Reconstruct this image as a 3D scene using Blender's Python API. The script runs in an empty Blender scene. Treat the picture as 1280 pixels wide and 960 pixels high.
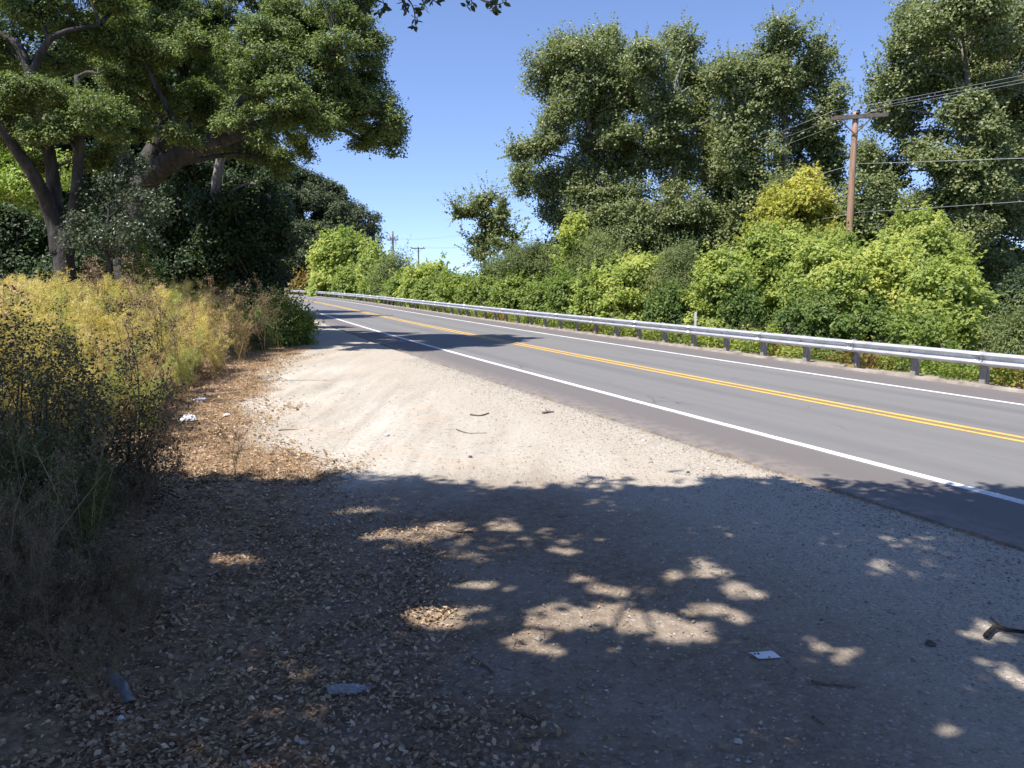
import bpy, math, random
import numpy as np
from mathutils import Vector

rng = np.random.default_rng(11)
random.seed(11)
SC = bpy.context.scene
COL = SC.collection
R = math.radians

# ------------------------------------------------------------------ camera
CAM_H = 2.4
F = 1000.0                       # focal length in photo pixels (1280 wide)
PITCH = math.atan(130 / F)
cam = bpy.data.cameras.new('camera')
cam.sensor_width = 36.0
cam.lens = 36.0 * F / 1280.0
cam.clip_start = 0.05
cam.clip_end = 6000
cam_o = bpy.data.objects.new('camera', cam)
COL.objects.link(cam_o)
cam_o.location = (0, 0, CAM_H)
cam_o.rotation_euler = (R(90) - PITCH, 0, 0)
SC.camera = cam_o

# ------------------------------------------------------------------ light
KX, KY = 0.45, 0.36              # shadow shift per metre of height
ELEV = math.atan(1 / math.hypot(KX, KY))
AZ = math.atan2(-KX, -KY)
w = bpy.data.worlds.new('World')
SC.world = w
w.use_nodes = True
nt = w.node_tree
nt.nodes.clear()
sky = nt.nodes.new('ShaderNodeTexSky')
sky.sky_type = 'NISHITA'
sky.sun_disc = False
sky.sun_elevation = ELEV
sky.sun_rotation = AZ % (2 * math.pi)
sky.altitude = 900
sky.air_density = 0.85
sky.dust_density = 0.0
sky.ozone_density = 6.0
tc = nt.nodes.new('ShaderNodeTexCoord')
lift = nt.nodes.new('ShaderNodeVectorMath')          # a slightly flatter gradient towards the horizon
lift.operation = 'ADD'
lift.inputs[1].default_value = (0, 0, 0.07)
nrm = nt.nodes.new('ShaderNodeVectorMath')
nrm.operation = 'NORMALIZE'
nt.links.new(tc.outputs['Generated'], lift.inputs[0])
nt.links.new(lift.outputs[0], nrm.inputs[0])
nt.links.new(nrm.outputs[0], sky.inputs[0])
bg = nt.nodes.new('ShaderNodeBackground')
bg.inputs['Strength'].default_value = 0.14
out = nt.nodes.new('ShaderNodeOutputWorld')
tint = nt.nodes.new('ShaderNodeMix')
tint.data_type = 'RGBA'
tint.blend_type = 'MULTIPLY'
tint.inputs[0].default_value = 1.0
tint.inputs[7].default_value = (1.12, 0.97, 0.97, 1)
nt.links.new(sky.outputs[0], tint.inputs[6])
nt.links.new(tint.outputs[2], bg.inputs[0])
nt.links.new(bg.outputs[0], out.inputs[0])
sun = bpy.data.lights.new('sun', 'SUN')
sun.energy = 4.5
sun.angle = R(0.53)
sun.color = (1.0, 0.955, 0.89)
sun_o = bpy.data.objects.new('sun', sun)
COL.objects.link(sun_o)
sun_o.rotation_euler = Vector((KX, KY, -1)).to_track_quat('-Z', 'Y').to_euler()
sun_o.location = (-20, -10, 40)
SC.view_settings.view_transform = 'Standard'
SC.view_settings.look = 'None'
SC.view_settings.exposure = 0.82
SC.view_settings.gamma = 1.0
SC.view_settings.use_curve_mapping = False
SC.render.engine = 'CYCLES'
SC.cycles.max_bounces = 6
SC.cycles.diffuse_bounces = 3
SC.cycles.transmission_bounces = 4
SC.cycles.transparent_max_bounces = 6


# ------------------------------------------------------------------ helpers
def ray(px, py):
    a = (px - 640) / F
    b = (480 - py) / F
    return np.array([a, math.cos(PITCH) + b * math.sin(PITCH), -math.sin(PITCH) + b * math.cos(PITCH)])


def W(px, py, Y):
    d = ray(px, py)
    t = Y / d[1]
    return np.array([d[0] * t, Y, CAM_H + d[2] * t])


def G(px, py, z=0.0):
    d = ray(px, py)
    t = (z - CAM_H) / d[2]
    return np.array([d[0] * t, d[1] * t, z])


def pix(P):
    """photo pixel of world points (N,3)"""
    x, y, z = P[:, 0], P[:, 1], P[:, 2] - CAM_H
    c, s = math.cos(PITCH), math.sin(PITCH)
    f = y * c - z * s
    u = y * s + z * c
    f = np.where(np.abs(f) < 1e-6, 1e-6, f)
    return 640 + F * x / f, 480 - F * u / f, f


def noise2(x, y, seed=0.0):
    v = 0
    for k, (a, b, c) in enumerate(((1.0, 0.37, 1.0), (-0.53, 1.21, 0.8), (1.9, -1.1, .5), (-1.3, -2.3, .4), (3.7, 2.9, .25), (-4.4, 3.1, .2))):
        v = v + c * np.sin(a * x + b * y + seed * (k + 1.7) + 1.3 * np.sin(0.7 * b * x - 0.6 * a * y + k * 2.1 + seed))
    return v / 2.2


def sstep(a, b, x):
    t = np.clip((x - a) / (b - a), 0, 1)
    return t * t * (3 - 2 * t)


def make_mesh(name, V, faces, attr=None, smooth=False, uv=None):
    """faces: list of (M,k) int arrays; attr: dict of per-vertex floats"""
    me = bpy.data.meshes.new(name)
    V = np.asarray(V, dtype=np.float32)
    me.vertices.add(len(V))
    me.vertices.foreach_set('co', V.ravel())
    faces = [np.asarray(f, dtype=np.int32) for f in faces if len(f)]
    loops = np.concatenate([f.ravel() for f in faces])
    tot = np.concatenate([np.full(len(f), f.shape[1], dtype=np.int32) for f in faces])
    start = np.concatenate([[0], np.cumsum(tot)[:-1]]).astype(np.int32)
    me.loops.add(len(loops))
    me.loops.foreach_set('vertex_index', loops)
    me.polygons.add(len(tot))
    me.polygons.foreach_set('loop_start', start)
    me.polygons.foreach_set('loop_total', tot)
    me.polygons.foreach_set('use_smooth', np.full(len(tot), bool(smooth)))
    me.update(calc_edges=True)
    if attr:
        for k, v in attr.items():
            a = me.attributes.new(k, 'FLOAT', 'POINT')
            a.data.foreach_set('value', np.asarray(v, dtype=np.float32))
    if uv is not None:
        l = me.uv_layers.new(name='UVMap')
        l.data.foreach_set('uv', np.asarray(uv, dtype=np.float32)[loops].ravel())
    return me


def obj(name, me, mat=None, parent=None):
    o = bpy.data.objects.new(name, me)
    COL.objects.link(o)
    if mat is not None and not me.materials:
        me.materials.append(mat)
    if parent is not None:
        o.parent = parent
    return o


def thing(name, label, cat, loc=(0, 0, 0), group=None, rz=0.0):
    o = bpy.data.objects.new(name, None)
    COL.objects.link(o)
    o.empty_display_size = 0.2
    o.location = loc
    o.rotation_euler = (0, 0, rz)
    o['label'] = label
    o['category'] = cat
    if group:
        o['group'] = group
    return o


def tag(o, label, cat, group=None):
    o['label'] = label
    o['category'] = cat
    if group:
        o['group'] = group
    return o


def structure(o):
    o['kind'] = 'structure'
    return o


def stuff(o, label=None, cat=None):
    o['kind'] = 'stuff'
    if label:
        o['label'] = label
    if cat:
        o['category'] = cat
    return o


def copy_thing(src, label=None, group=None):
    c = src.copy()
    COL.objects.link(c)
    for ch in list(src.children):
        d = ch.copy()
        COL.objects.link(d)
        d.parent = c
        for g in list(ch.children):
            e = g.copy()
            COL.objects.link(e)
            e.parent = d
    if label:
        c['label'] = label
    if group:
        c['group'] = group
    return c


class MB:
    """collects pieces into one mesh"""
    def __init__(self):
        self.V, self.Fq, self.Ft, self.n, self.T = [], [], [], 0, []

    def add(self, V, F4=None, F3=None, tint=0.5):
        V = np.asarray(V, dtype=float).reshape(-1, 3)
        if F4 is not None and len(F4):
            self.Fq.append(np.asarray(F4) + self.n)
        if F3 is not None and len(F3):
            self.Ft.append(np.asarray(F3) + self.n)
        self.V.append(V)
        self.T.append(np.full(len(V), tint) if np.isscalar(tint) else np.asarray(tint))
        self.n += len(V)

    def box(self, c, s, rot=None, tint=0.5):
        c = np.asarray(c, float)
        h = np.asarray(s, float) / 2
        V = np.array([[x, y, z] for z in (-1, 1) for y in (-1, 1) for x in (-1, 1)]) * h
        if rot is not None:
            V = V @ np.asarray(rot).T
        self.add(V + c, [[0, 2, 3, 1], [4, 5, 7, 6], [0, 1, 5, 4], [2, 6, 7, 3], [0, 4, 6, 2], [1, 3, 7, 5]], tint=tint)

    def tube(self, pts, rad, sides=6, cap=True, tint=0.5, rough=0.0):
        pts = np.asarray(pts, float)
        n = len(pts)
        rad = np.broadcast_to(np.asarray(rad, float), (n,))
        d = np.gradient(pts, axis=0)
        d /= np.linalg.norm(d, axis=1)[:, None] + 1e-9
        ref = np.array([0.13, 0.21, 1.0]) if abs(d[:, 2]).mean() < 0.85 else np.array([1.0, 0.2, 0.1])
        u = np.cross(d, ref)
        u /= np.linalg.norm(u, axis=1)[:, None] + 1e-9
        v = np.cross(d, u)
        a = np.arange(sides) * 2 * math.pi / sides
        r = rad[:, None] * np.ones(sides)
        if rough:
            r = r * (1 + rough * rng.uniform(-1, 1, r.shape))
        V = pts[:, None, :] + r[..., None] * (np.cos(a)[None, :, None] * u[:, None, :] + np.sin(a)[None, :, None] * v[:, None, :])
        i = np.arange(n - 1)[:, None] * sides
        j = np.arange(sides)[None, :]
        k = (j + 1) % sides
        Fq = np.stack([i + j, i + k, i + sides + k, i + sides + j], -1).reshape(-1, 4)
        Ft = None
        V = V.reshape(-1, 3)
        if cap:
            e = len(V)
            V = np.vstack([V, pts[0], pts[-1]])
            j = np.arange(sides)
            k = (j + 1) % sides
            Ft = np.vstack([np.stack([k, j, np.full(sides, e)], -1), np.stack([(n - 1) * sides + j, (n - 1) * sides + k, np.full(sides, e + 1)], -1)])
        self.add(V, Fq, Ft, tint)

    def mesh(self, name, smooth=False):
        V = np.vstack(self.V)
        fs = []
        if self.Fq:
            fs.append(np.vstack(self.Fq))
        if self.Ft:
            fs.append(np.vstack(self.Ft))
        return make_mesh(name, V, fs, {'tint': np.concatenate(self.T)}, smooth)


def spline(pts, n=5):
    """Catmull-Rom through points"""
    P = np.asarray(pts, float)
    if len(P) < 3:
        t = np.linspace(0, 1, n + 1)[:, None]
        return P[0] * (1 - t) + P[-1] * t
    Q = np.vstack([2 * P[0] - P[1], P, 2 * P[-1] - P[-2]])
    o = []
    for i in range(1, len(Q) - 2):
        for t in np.linspace(0, 1, n, endpoint=False):
            a, b, c, d = Q[i - 1], Q[i], Q[i + 1], Q[i + 2]
            o.append(0.5 * (2 * b + (c - a) * t + (2 * a - 5 * b + 4 * c - d) * t * t + (3 * b - a - 3 * c + d) * t ** 3))
    o.append(P[-1])
    return np.array(o)


def unit(v):
    return v / (np.linalg.norm(v, axis=-1, keepdims=True) + 1e-9)


def leaf_geo(P, N, length, aspect=0.6, fold=0.12):
    """rhombic leaves: one folded quad each"""
    n = len(P)
    N = unit(N)
    t = unit(np.cross(N, rng.normal(size=(n, 3))))
    b = np.cross(N, t)
    L = np.broadcast_to(np.asarray(length, float), (n,))[:, None]
    Wd = L * aspect * 0.5
    A = P - t * L * 0.5
    C = P + t * L * 0.5
    m = P - t * L * 0.06
    B = m + b * Wd + N * L * fold
    D = m - b * Wd + N * L * fold
    V = np.stack([A, B, C, D], 1).reshape(-1, 3)
    Fq = np.arange(4 * n, dtype=np.int32).reshape(n, 4)
    return V, Fq


def leaf_mesh(name, P, N, length, tint, aspect=0.6, fold=0.12):
    V, Fq = leaf_geo(P, N, length, aspect, fold)
    return make_mesh(name, V, [Fq], {'tint': np.repeat(tint, 4)})


# ------------------------------------------------------------------ materials
def new_mat(name):
    m = bpy.data.materials.new(name)
    m.use_nodes = True
    n = m.node_tree
    n.nodes.clear()
    return m, n


class NB:
    def __init__(self, tree):
        self.t = tree

    def n(self, typ, **kw):
        x = self.t.nodes.new(typ)
        for k, v in kw.items():
            setattr(x, k, v)
        return x

    def link(self, a, b):
        self.t.links.new(a, b)

    def set(self, node, key, val):
        s = node.inputs[key]
        if isinstance(val, bpy.types.NodeSocket):
            self.link(val, s)
        else:
            s.default_value = val

    def attr(self, name):
        return self.n('ShaderNodeAttribute', attribute_name=name).outputs['Fac']

    def pos(self):
        return self.n('ShaderNodeNewGeometry').outputs['Position']

    def objco(self):
        return self.n('ShaderNodeTexCoord').outputs['Object']

    def mapping(self, vec, scale=(1, 1, 1), rot=(0, 0, 0)):
        m = self.n('ShaderNodeMapping')
        self.link(vec, m.inputs[0])
        m.inputs['Scale'].default_value = scale
        m.inputs['Rotation'].default_value = rot
        return m.outputs[0]

    def noise(self, vec, scale, detail=4, rough=0.55):
        x = self.n('ShaderNodeTexNoise')
        if vec is not None:
            self.link(vec, x.inputs['Vector'])
        x.inputs['Scale'].default_value = scale
        x.inputs['Detail'].default_value = detail
        x.inputs['Roughness'].default_value = rough
        return x.outputs['Fac']

    def voronoi(self, vec, scale, feature='F1', out='Distance'):
        x = self.n('ShaderNodeTexVoronoi', feature=feature)
        self.link(vec, x.inputs['Vector'])
        x.inputs['Scale'].default_value = scale
        return x.outputs[out]

    def ramp(self, fac, stops):
        x = self.n('ShaderNodeValToRGB')
        self.link(fac, x.inputs[0])
        e = x.color_ramp.elements
        while len(e) < len(stops):
            e.new(0.5)
        for i, (p, c) in enumerate(stops):
            e[i].position = p
            e[i].color = (*c, 1) if len(c) == 3 else c
        return x.outputs[0]

    def rng(self, fac, a, b, c=0.0, d=1.0):
        x = self.n('ShaderNodeMapRange')
        self.link(fac, x.inputs[0])
        for i, v in enumerate((a, b, c, d)):
            x.inputs[i + 1].default_value = v
        return x.outputs[0]

    def mix(self, fac, a, b, blend='MIX'):
        x = self.n('ShaderNodeMix', data_type='RGBA', blend_type=blend)
        self.set(x, 0, fac)
        self.set(x, 6, a if isinstance(a, bpy.types.NodeSocket) else (*a, 1))
        self.set(x, 7, b if isinstance(b, bpy.types.NodeSocket) else (*b, 1))
        return x.outputs[2]

    def math(self, op, a, b=0.0, c=0.0):
        x = self.n('ShaderNodeMath', operation=op)
        self.set(x, 0, a)
        self.set(x, 1, b)
        if op in ('MULTIPLY_ADD',):
            self.set(x, 2, c)
        return x.outputs[0]

    def bump(self, h, strength=0.3, dist=0.01):
        x = self.n('ShaderNodeBump')
        x.inputs['Strength'].default_value = strength
        x.inputs['Distance'].default_value = dist
        self.link(h, x.inputs['Height'])
        return x.outputs[0]

    def out(self, shader):
        o = self.n('ShaderNodeOutputMaterial')
        self.link(shader, o.inputs[0])

    def bsdf(self, color, rough=0.6, normal=None, metallic=0.0, spec=0.5):
        x = self.n('ShaderNodeBsdfPrincipled')
        self.set(x, 'Base Color', color if isinstance(color, bpy.types.NodeSocket) else (*color, 1))
        self.set(x, 'Roughness', rough)
        x.inputs['Metallic'].default_value = metallic
        x.inputs['Specular IOR Level'].default_value = spec
        if normal is not None:
            self.link(normal, x.inputs['Normal'])
        return x.outputs[0]


def leaf_mat(name, dark, mid, light, trans=0.35, tcol=None, rough=0.5, spec=0.35):
    m, t = new_mat(name)
    b = NB(t)
    c = b.ramp(b.attr('tint'), [(0.0, dark), (0.5, mid), (1.0, light)])
    p = b.bsdf(c, rough, spec=spec)
    tr = b.n('ShaderNodeBsdfTranslucent')
    b.link(b.mix(1.0, c, tcol or (1.25, 1.35, 0.6), 'MULTIPLY'), tr.inputs[0])
    mx = b.n('ShaderNodeMixShader')
    mx.inputs[0].default_value = trans
    b.link(p, mx.inputs[1])
    b.link(tr.outputs[0], mx.inputs[2])
    b.out(mx.outputs[0])
    return m


def plain_mat(name, stops, rough=0.8, scale=6.0, bump=0.4, bdist=0.01, metallic=0.0, vscale=(1, 1, 1), spec=0.4):
    m, t = new_mat(name)
    b = NB(t)
    v = b.mapping(b.objco(), vscale)
    n = b.noise(v, scale, 6, 0.6)
    c = b.ramp(n, stops)
    nn = b.noise(v, scale * 4, 4, 0.6)
    b.out(b.bsdf(c, rough, b.bump(nn, bump, bdist), metallic, spec))
    return m


M = {}
M['oak'] = leaf_mat('oak_leaf', (.060, .092, .027), (.150, .200, .060), (.300, .350, .110), .34)
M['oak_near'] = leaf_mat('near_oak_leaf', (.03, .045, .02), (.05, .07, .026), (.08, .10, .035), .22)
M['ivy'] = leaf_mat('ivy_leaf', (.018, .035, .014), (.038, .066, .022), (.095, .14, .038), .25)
M['cotton'] = leaf_mat('cottonwood_leaf', (.095, .120, .046), (.200, .235, .092), (.370, .390, .175), .42, rough=.42, spec=.5)
M['darkoak'] = leaf_mat('far_oak_leaf', (.034, .052, .022), (.064, .088, .036), (.125, .150, .060), .24)
M['yellowgreen'] = leaf_mat('box_elder_leaf', (.170, .235, .055), (.365, .430, .110), (.570, .560, .165), .48)
M['green'] = leaf_mat('thicket_leaf', (.085, .145, .032), (.205, .275, .060), (.360, .405, .095), .45)
M['willow'] = leaf_mat('willow_leaf', (.095, .130, .048), (.185, .225, .085), (.300, .325, .125), .38)
M['brownleaf'] = leaf_mat('rusty_leaf', (.16, .10, .03), (.30, .20, .06), (.36, .30, .08), .35)
M['fennel'] = leaf_mat('fennel_frond', (.42, .39, .14), (.70, .61, .24), (.84, .72, .32), .42, tcol=(1.15, 1.1, .6))
M['fennel_tan'] = leaf_mat('tan_fennel_frond', (.34, .25, .12), (.60, .45, .24), (.76, .60, .34), .35, tcol=(1.1, 1.0, .75))
M['fennel_olive'] = leaf_mat('olive_fennel_frond', (.22, .25, .08), (.42, .44, .14), (.60, .58, .20), .40)
M['fennel_shade'] = leaf_mat('shaded_green_fennel_frond', (.05, .075, .022), (.10, .125, .035), (.16, .17, .05), .35)  # green fronds with shade put into the colour, for plants out of the sun
M['stalk'] = leaf_mat('fennel_stem', (.22, .20, .07), (.34, .30, .11), (.45, .38, .16), .05)
M['dry'] = leaf_mat('dry_weed', (.10, .06, .035), (.20, .13, .075), (.34, .24, .13), .1)
M['drydark'] = leaf_mat('dark_dry_weed', (.095, .067, .04), (.18, .13, .075), (.31, .24, .135), .1)
M['straw'] = leaf_mat('dry_grass_blade', (.28, .17, .08), (.42, .28, .13), (.58, .43, .23), .25, tcol=(1.1, 1.0, .8))
M['litter'] = leaf_mat('fallen_leaf', (.15, .09, .05), (.42, .285, .17), (.74, .61, .45), .08, rough=.6)
M['chip'] = leaf_mat('gravel_stone', (.14, .13, .12), (.32, .29, .26), (.58, .54, .48), .0, rough=.85)
M['twig'] = leaf_mat('twig_wood', (.06, .045, .035), (.14, .10, .07), (.26, .21, .15), .0, rough=.8)
M['bark'] = plain_mat('oak_bark', [(.3, (.02, .018, .016)), (.5, (.05, .045, .04)), (.7, (.105, .095, .085))], .9, 3.0, 1.0, .05, vscale=(1.6, 1.6, .5))
M['barkpale'] = plain_mat('pale_bark', [(.3, (.10, .09, .08)), (.6, (.24, .22, .20))], .9, 4.0, .8, .03, vscale=(1.6, 1.6, .4))
M['pole'] = plain_mat('pole_wood', [(.3, (.21, .125, .08)), (.55, (.41, .255, .165)), (.75, (.50, .35, .24))], .85, 3.0, .5, .01, vscale=(6, 6, .35))
M['arm'] = plain_mat('weathered_timber', [(.3, (.07, .06, .05)), (.7, (.15, .125, .10))], .85, 5.0, .5, .01)
M['far_pole'] = plain_mat('grey_pole_wood', [(.3, (.12, .10, .09)), (.7, (.20, .17, .15))], .9, 3.0, .3, .01)
M['insul'] = plain_mat('insulator_glaze', [(.3, (.03, .028, .028)), (.7, (.06, .05, .05))], .3, 3.0, .0)
M['wire'] = plain_mat('cable_metal', [(.3, (.34, .34, .34)), (.7, (.46, .46, .46))], .5, 2.0, .0, metallic=0.3)
M['post'] = plain_mat('grey_post_wood', [(.3, (.20, .178, .155)), (.55, (.33, .30, .265)), (.75, (.44, .405, .36))], .9, 4.0, .7, .01, vscale=(6, 6, .7))
M['bolt'] = plain_mat('bolt_steel', [(.3, (.22, .21, .20)), (.7, (.32, .31, .30))], .5, 8.0, .1, metallic=.6)


def galv_mat():
    m, t = new_mat('galvanised_steel')
    b = NB(t)
    v = b.objco()
    n = b.noise(b.mapping(v, (1, 1, 3)), 3.0, 5, .6)
    s = b.voronoi(v, 60.0, out='Color')
    c = b.ramp(n, [(.3, (.52, .525, .53)), (.55, (.68, .685, .69)), (.75, (.76, .765, .77))])
    c = b.mix(.08, c, s, 'MULTIPLY')
    st = b.noise(b.mapping(v, (3, 3, .4)), 5.0, 3, .6)
    c = b.mix(b.rng(st, .55, .76, 0, .6), c, (.34, .29, .235))
    b.out(b.bsdf(c, .48, b.bump(b.noise(v, 20, 3), .1, .005), .55))
    return m


M['galv'] = galv_mat()
M['marker'] = plain_mat('marker_plastic', [(.3, (.62, .62, .62)), (.7, (.78, .78, .77))], .5, 6.0, .05)
M['paper'] = plain_mat('white_card', [(.3, (.74, .76, .80)), (.7, (.84, .85, .88))], .6, 20.0, .05, .002)
M['print'] = plain_mat('black_print', [(.3, (.02, .02, .025)), (.7, (.03, .03, .035))], .6, 20.0, .0)
M['litterpaper'] = plain_mat('crumpled_paper', [(.3, (.66, .66, .68)), (.7, (.86, .86, .87))], .7, 14.0, .4, .01)
M['greyplastic'] = plain_mat('blue_grey_plastic', [(.3, (.085, .095, .12)), (.7, (.14, .155, .19))], .35, 12.0, .3, .005)
M['stone'] = plain_mat('pale_stone', [(.3, (.36, .36, .34)), (.7, (.54, .54, .51))], .8, 20.0, .4, .005)
M['darkstone'] = plain_mat('dark_stone', [(.3, (.05, .045, .04)), (.7, (.12, .11, .10))], .85, 20.0, .5, .006)
M['deadwood'] = plain_mat('dead_wood', [(.3, (.012, .010, .009)), (.7, (.045, .034, .027))], .9, 14.0, .8, .01)
M['stick'] = plain_mat('stick_bark', [(.3, (.06, .045, .035)), (.7, (.17, .13, .10))], .9, 14.0, .6, .005)


def clear_plastic():
    m, t = new_mat('clear_plastic')
    b = NB(t)
    n = b.noise(b.objco(), 30, 3)
    g = b.n('ShaderNodeBsdfPrincipled')
    g.inputs['Base Color'].default_value = (.80, .83, .90, 1)
    g.inputs['Roughness'].default_value = .18
    g.inputs['Transmission Weight'].default_value = .75
    g.inputs['IOR'].default_value = 1.25
    b.link(b.bump(n, .5, .01), g.inputs['Normal'])
    b.out(g.outputs[0])
    return m


M['clear'] = clear_plastic()

# ------------------------------------------------------------------ road axis
_hs = np.array([-300, -20, 0, 40, 60, 80, 105, 135, 170, 260])
_hd = np.array([-24.5, -23.8, -22.6, -20.0, -20.2, -21.6, -25.0, -36.0, -58.0, -75.0])


def _axis():
    S = np.arange(-260, 240.01, 1.0)
    hd = np.radians(np.interp(S, _hs, _hd))
    i0 = int(np.argmin(np.abs(S)))
    P = np.zeros((len(S), 2))
    P[i0] = (5.56, 17.12)
    for i in range(i0 + 1, len(S)):
        a = (hd[i] + hd[i - 1]) / 2
        P[i] = P[i - 1] + (math.sin(a), math.cos(a))
    for i in range(i0 - 1, -1, -1):
        a = (hd[i] + hd[i + 1]) / 2
        P[i] = P[i + 1] - (math.sin(a), math.cos(a))
    return S, hd, P


AX_S, AX_H, AX_P = _axis()
O_EDGE, O_NEAR, O_FAR, O_KERB, O_POST = -4.8, -3.36, 3.32, 4.95, 5.34


def axis_at(s, off=0.0):
    x = np.interp(s, AX_S, AX_P[:, 0])
    y = np.interp(s, AX_S, AX_P[:, 1])
    h = np.interp(s, AX_S, AX_H)
    return np.array([x + off * np.cos(h), y - off * np.sin(h)]), h


def offset_of(x, y):
    cx = np.interp(y, AX_P[:, 1], AX_P[:, 0])
    h = np.interp(y, AX_P[:, 1], AX_H)
    o = (x - cx) * np.cos(h)
    return o


_ey = np.array([-60, 0, 3.7, 5.2, 7.5, 9.5, 11.8, 15.8, 19.7, 28, 36, 46])
_ex = np.array([0.5, -.5, -.65, -1.1, -1.7, -2.4, -3.7, -5.3, -6.2, -7.2, -9.0, -13.0])


def dirt_edge(y):
    e = np.interp(y, _ey, _ex)
    cx = np.interp(y, AX_P[:, 1], AX_P[:, 0])
    return np.where(y > 40, np.minimum(e, cx - 6.6), e)


def ground_z(x, y):
    x = np.asarray(x, float)
    y = np.asarray(y, float)
    o = offset_of(x, y)
    e = dirt_edge(y)
    dl = e - x
    z = 0.55 * sstep(0.3, 7.0, dl) + 2.2 * sstep(14, 40, dl) * sstep(6, 30, y)
    z = z + sstep(0.1, 1.0, dl) * (0.035 * noise2(x * 2.1, y * 2.1, 3) + 0.02 * noise2(x * 6, y * 6, 5))
    lot = (1 - sstep(0, .6, dl)) * (1 - sstep(-5.6, -4.9, o))
    u = o * 1.0
    z = z + lot * (0.010 * noise2(u * 1.7, y * .25, 8) + 0.006 * noise2(x * 4.3, y * 4.3, 2))
    road = sstep(-5.0, -4.7, o) * (1 - sstep(5.25, 5.7, o))
    z = z * (1 - road) - 0.05 * road
    z = z - 2.2 * sstep(5.9, 11.5, o) + sstep(5.8, 7, o) * .06 * noise2(x * 1.7, y * 1.7, 4)
    return z


# ------------------------------------------------------------------ ground
def ground_mat():
    m, t = new_mat('turnout_soil')
    b = NB(t)
    p = b.pos()
    litter, gravel, rough = b.attr('litter'), b.attr('gravel'), b.attr('wild')
    along = b.mapping(p, (1.0, .16, 1), (0, 0, R(-22)))
    n1 = b.noise(along, 1.3, 5, .6)
    n2 = b.noise(p, .9, 5, .6)
    n3 = b.noise(p, 9.0, 6, .65)
    n4 = b.noise(p, 55.0, 4, .7)
    pale = b.ramp(n1, [(.32, (.33, .290, .235)), (.47, (.45, .405, .338)), (.66, (.57, .525, .452))])
    trk = b.noise(b.mapping(p, (2.6, .10, 1), (0, 0, R(-22))), 1.5, 4, .6)
    pale = b.mix(b.rng(trk, .52, .68, 0, .42), pale, (.33, .28, .225))
    pale = b.mix(b.rng(n3, .48, .70, 0, .55), pale, (.32, .265, .205))
    pale = b.mix(b.rng(n2, .52, .75, 0, .65), pale, (.47, .36, .26))
    grey = b.ramp(n4, [(.30, (.22, .192, .155)), (.5, (.44, .38, .305)), (.72, (.61, .535, .435))])
    pale = b.mix(b.math('MULTIPLY', b.attr('humus_shade'), b.rng(n2, .25, .6, .55, 1)), pale, b.ramp(n3, [(.3, (.115, .080, .054)), (.5, (.205, .148, .100)), (.75, (.33, .25, .175))]))  # brown soil, its colour darkened further to deepen the tree shade
    c = b.mix(gravel, pale, grey)
    vcol = b.voronoi(p, 48.0, out='Color')
    sep = b.n('ShaderNodeSeparateColor')
    b.link(vcol, sep.inputs[0])
    peb = b.rng(sep.outputs[0], .74, .80)
    pebc = b.ramp(sep.outputs[1], [(0, (.16, .15, .14)), (.6, (.36, .33, .29)), (1, (.60, .56, .50))])
    c = b.mix(b.math('MULTIPLY', peb, b.math('MULTIPLY_ADD', gravel, .5, .28)), c, pebc)
    duff = b.ramp(n3, [(.3, (.095, .058, .038)), (.5, (.285, .195, .125)), (.72, (.47, .345, .230))])
    lm = b.math('ADD', litter, b.math('MULTIPLY', b.math('SUBTRACT', n3, .5), 1.1))
    c = b.mix(b.rng(lm, .35, .65), c, duff)
    wild = b.ramp(n3, [(.3, (.06, .055, .03)), (.7, (.16, .14, .07))])
    c = b.mix(rough, c, wild)
    dk = b.rng(b.noise(p, 22.0, 5, .7), .57, .70, 0, .55)
    c = b.mix(dk, c, (.14, .10, .075))
    h = b.math('ADD', b.math('MULTIPLY', n4, .5), b.math('ADD', n3, b.math('MULTIPLY', b.voronoi(p, 48.0), -.5)))
    b.out(b.bsdf(c, .92, b.bump(h, .75, .02), spec=.2))
    return m


def build_ground():
    def ax(a, b, st, lo, hi):
        core = np.arange(a, b + st / 2, st)
        up, x, d = [], b, st
        while x < hi:
            d *= 1.16
            x += d
            up.append(x)
        dn, x, d = [], a, st
        while x > lo:
            d *= 1.16
            x -= d
            dn.append(x)
        return np.concatenate([dn[::-1], core, up])
    xs = ax(-16, 8, .12, -2500, 2500)
    ys = ax(3, 30, .12, -300, 2600)
    X, Y = np.meshgrid(xs, ys)
    Z = ground_z(X, Y)
    o = offset_of(X, Y)
    e = dirt_edge(Y)
    lit = np.clip(0.5 + (e - X + .55 * noise2(X * 1.4, Y * 1.1, 6)) / 1.5, 0, 1)
    grav = sstep(-8.6, -5.2, o + .35 * noise2(X * 1.5, Y * .7, 9)) * (1 - lit) * .9 + .28 * (1 - lit) * sstep(-1, 3, X) * (1 - sstep(7, 10, Y))
    wild = np.maximum(sstep(5.4, 6.2, o), sstep(60, 90, np.hypot(X, Y)) * (np.abs(o) > 6))
    hum_shade = (1 - sstep(7.5, 10.5, Y + .6 * noise2(X * .9, Y * 1.1, 12))) * (1 - .6 * sstep(1.5, 4.5, X))
    nx, ny = len(xs), len(ys)
    i = np.arange(ny - 1)[:, None] * nx + np.arange(nx - 1)[None, :]
    Fq = np.stack([i, i + 1, i + nx + 1, i + nx], -1).reshape(-1, 4)
    me = make_mesh('ground', np.stack([X, Y, Z], -1).reshape(-1, 3), [Fq],
                   {'litter': lit.ravel(), 'gravel': grav.ravel(), 'wild': wild.ravel(), 'humus_shade': hum_shade.ravel()}, True)
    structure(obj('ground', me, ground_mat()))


build_ground()


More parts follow.
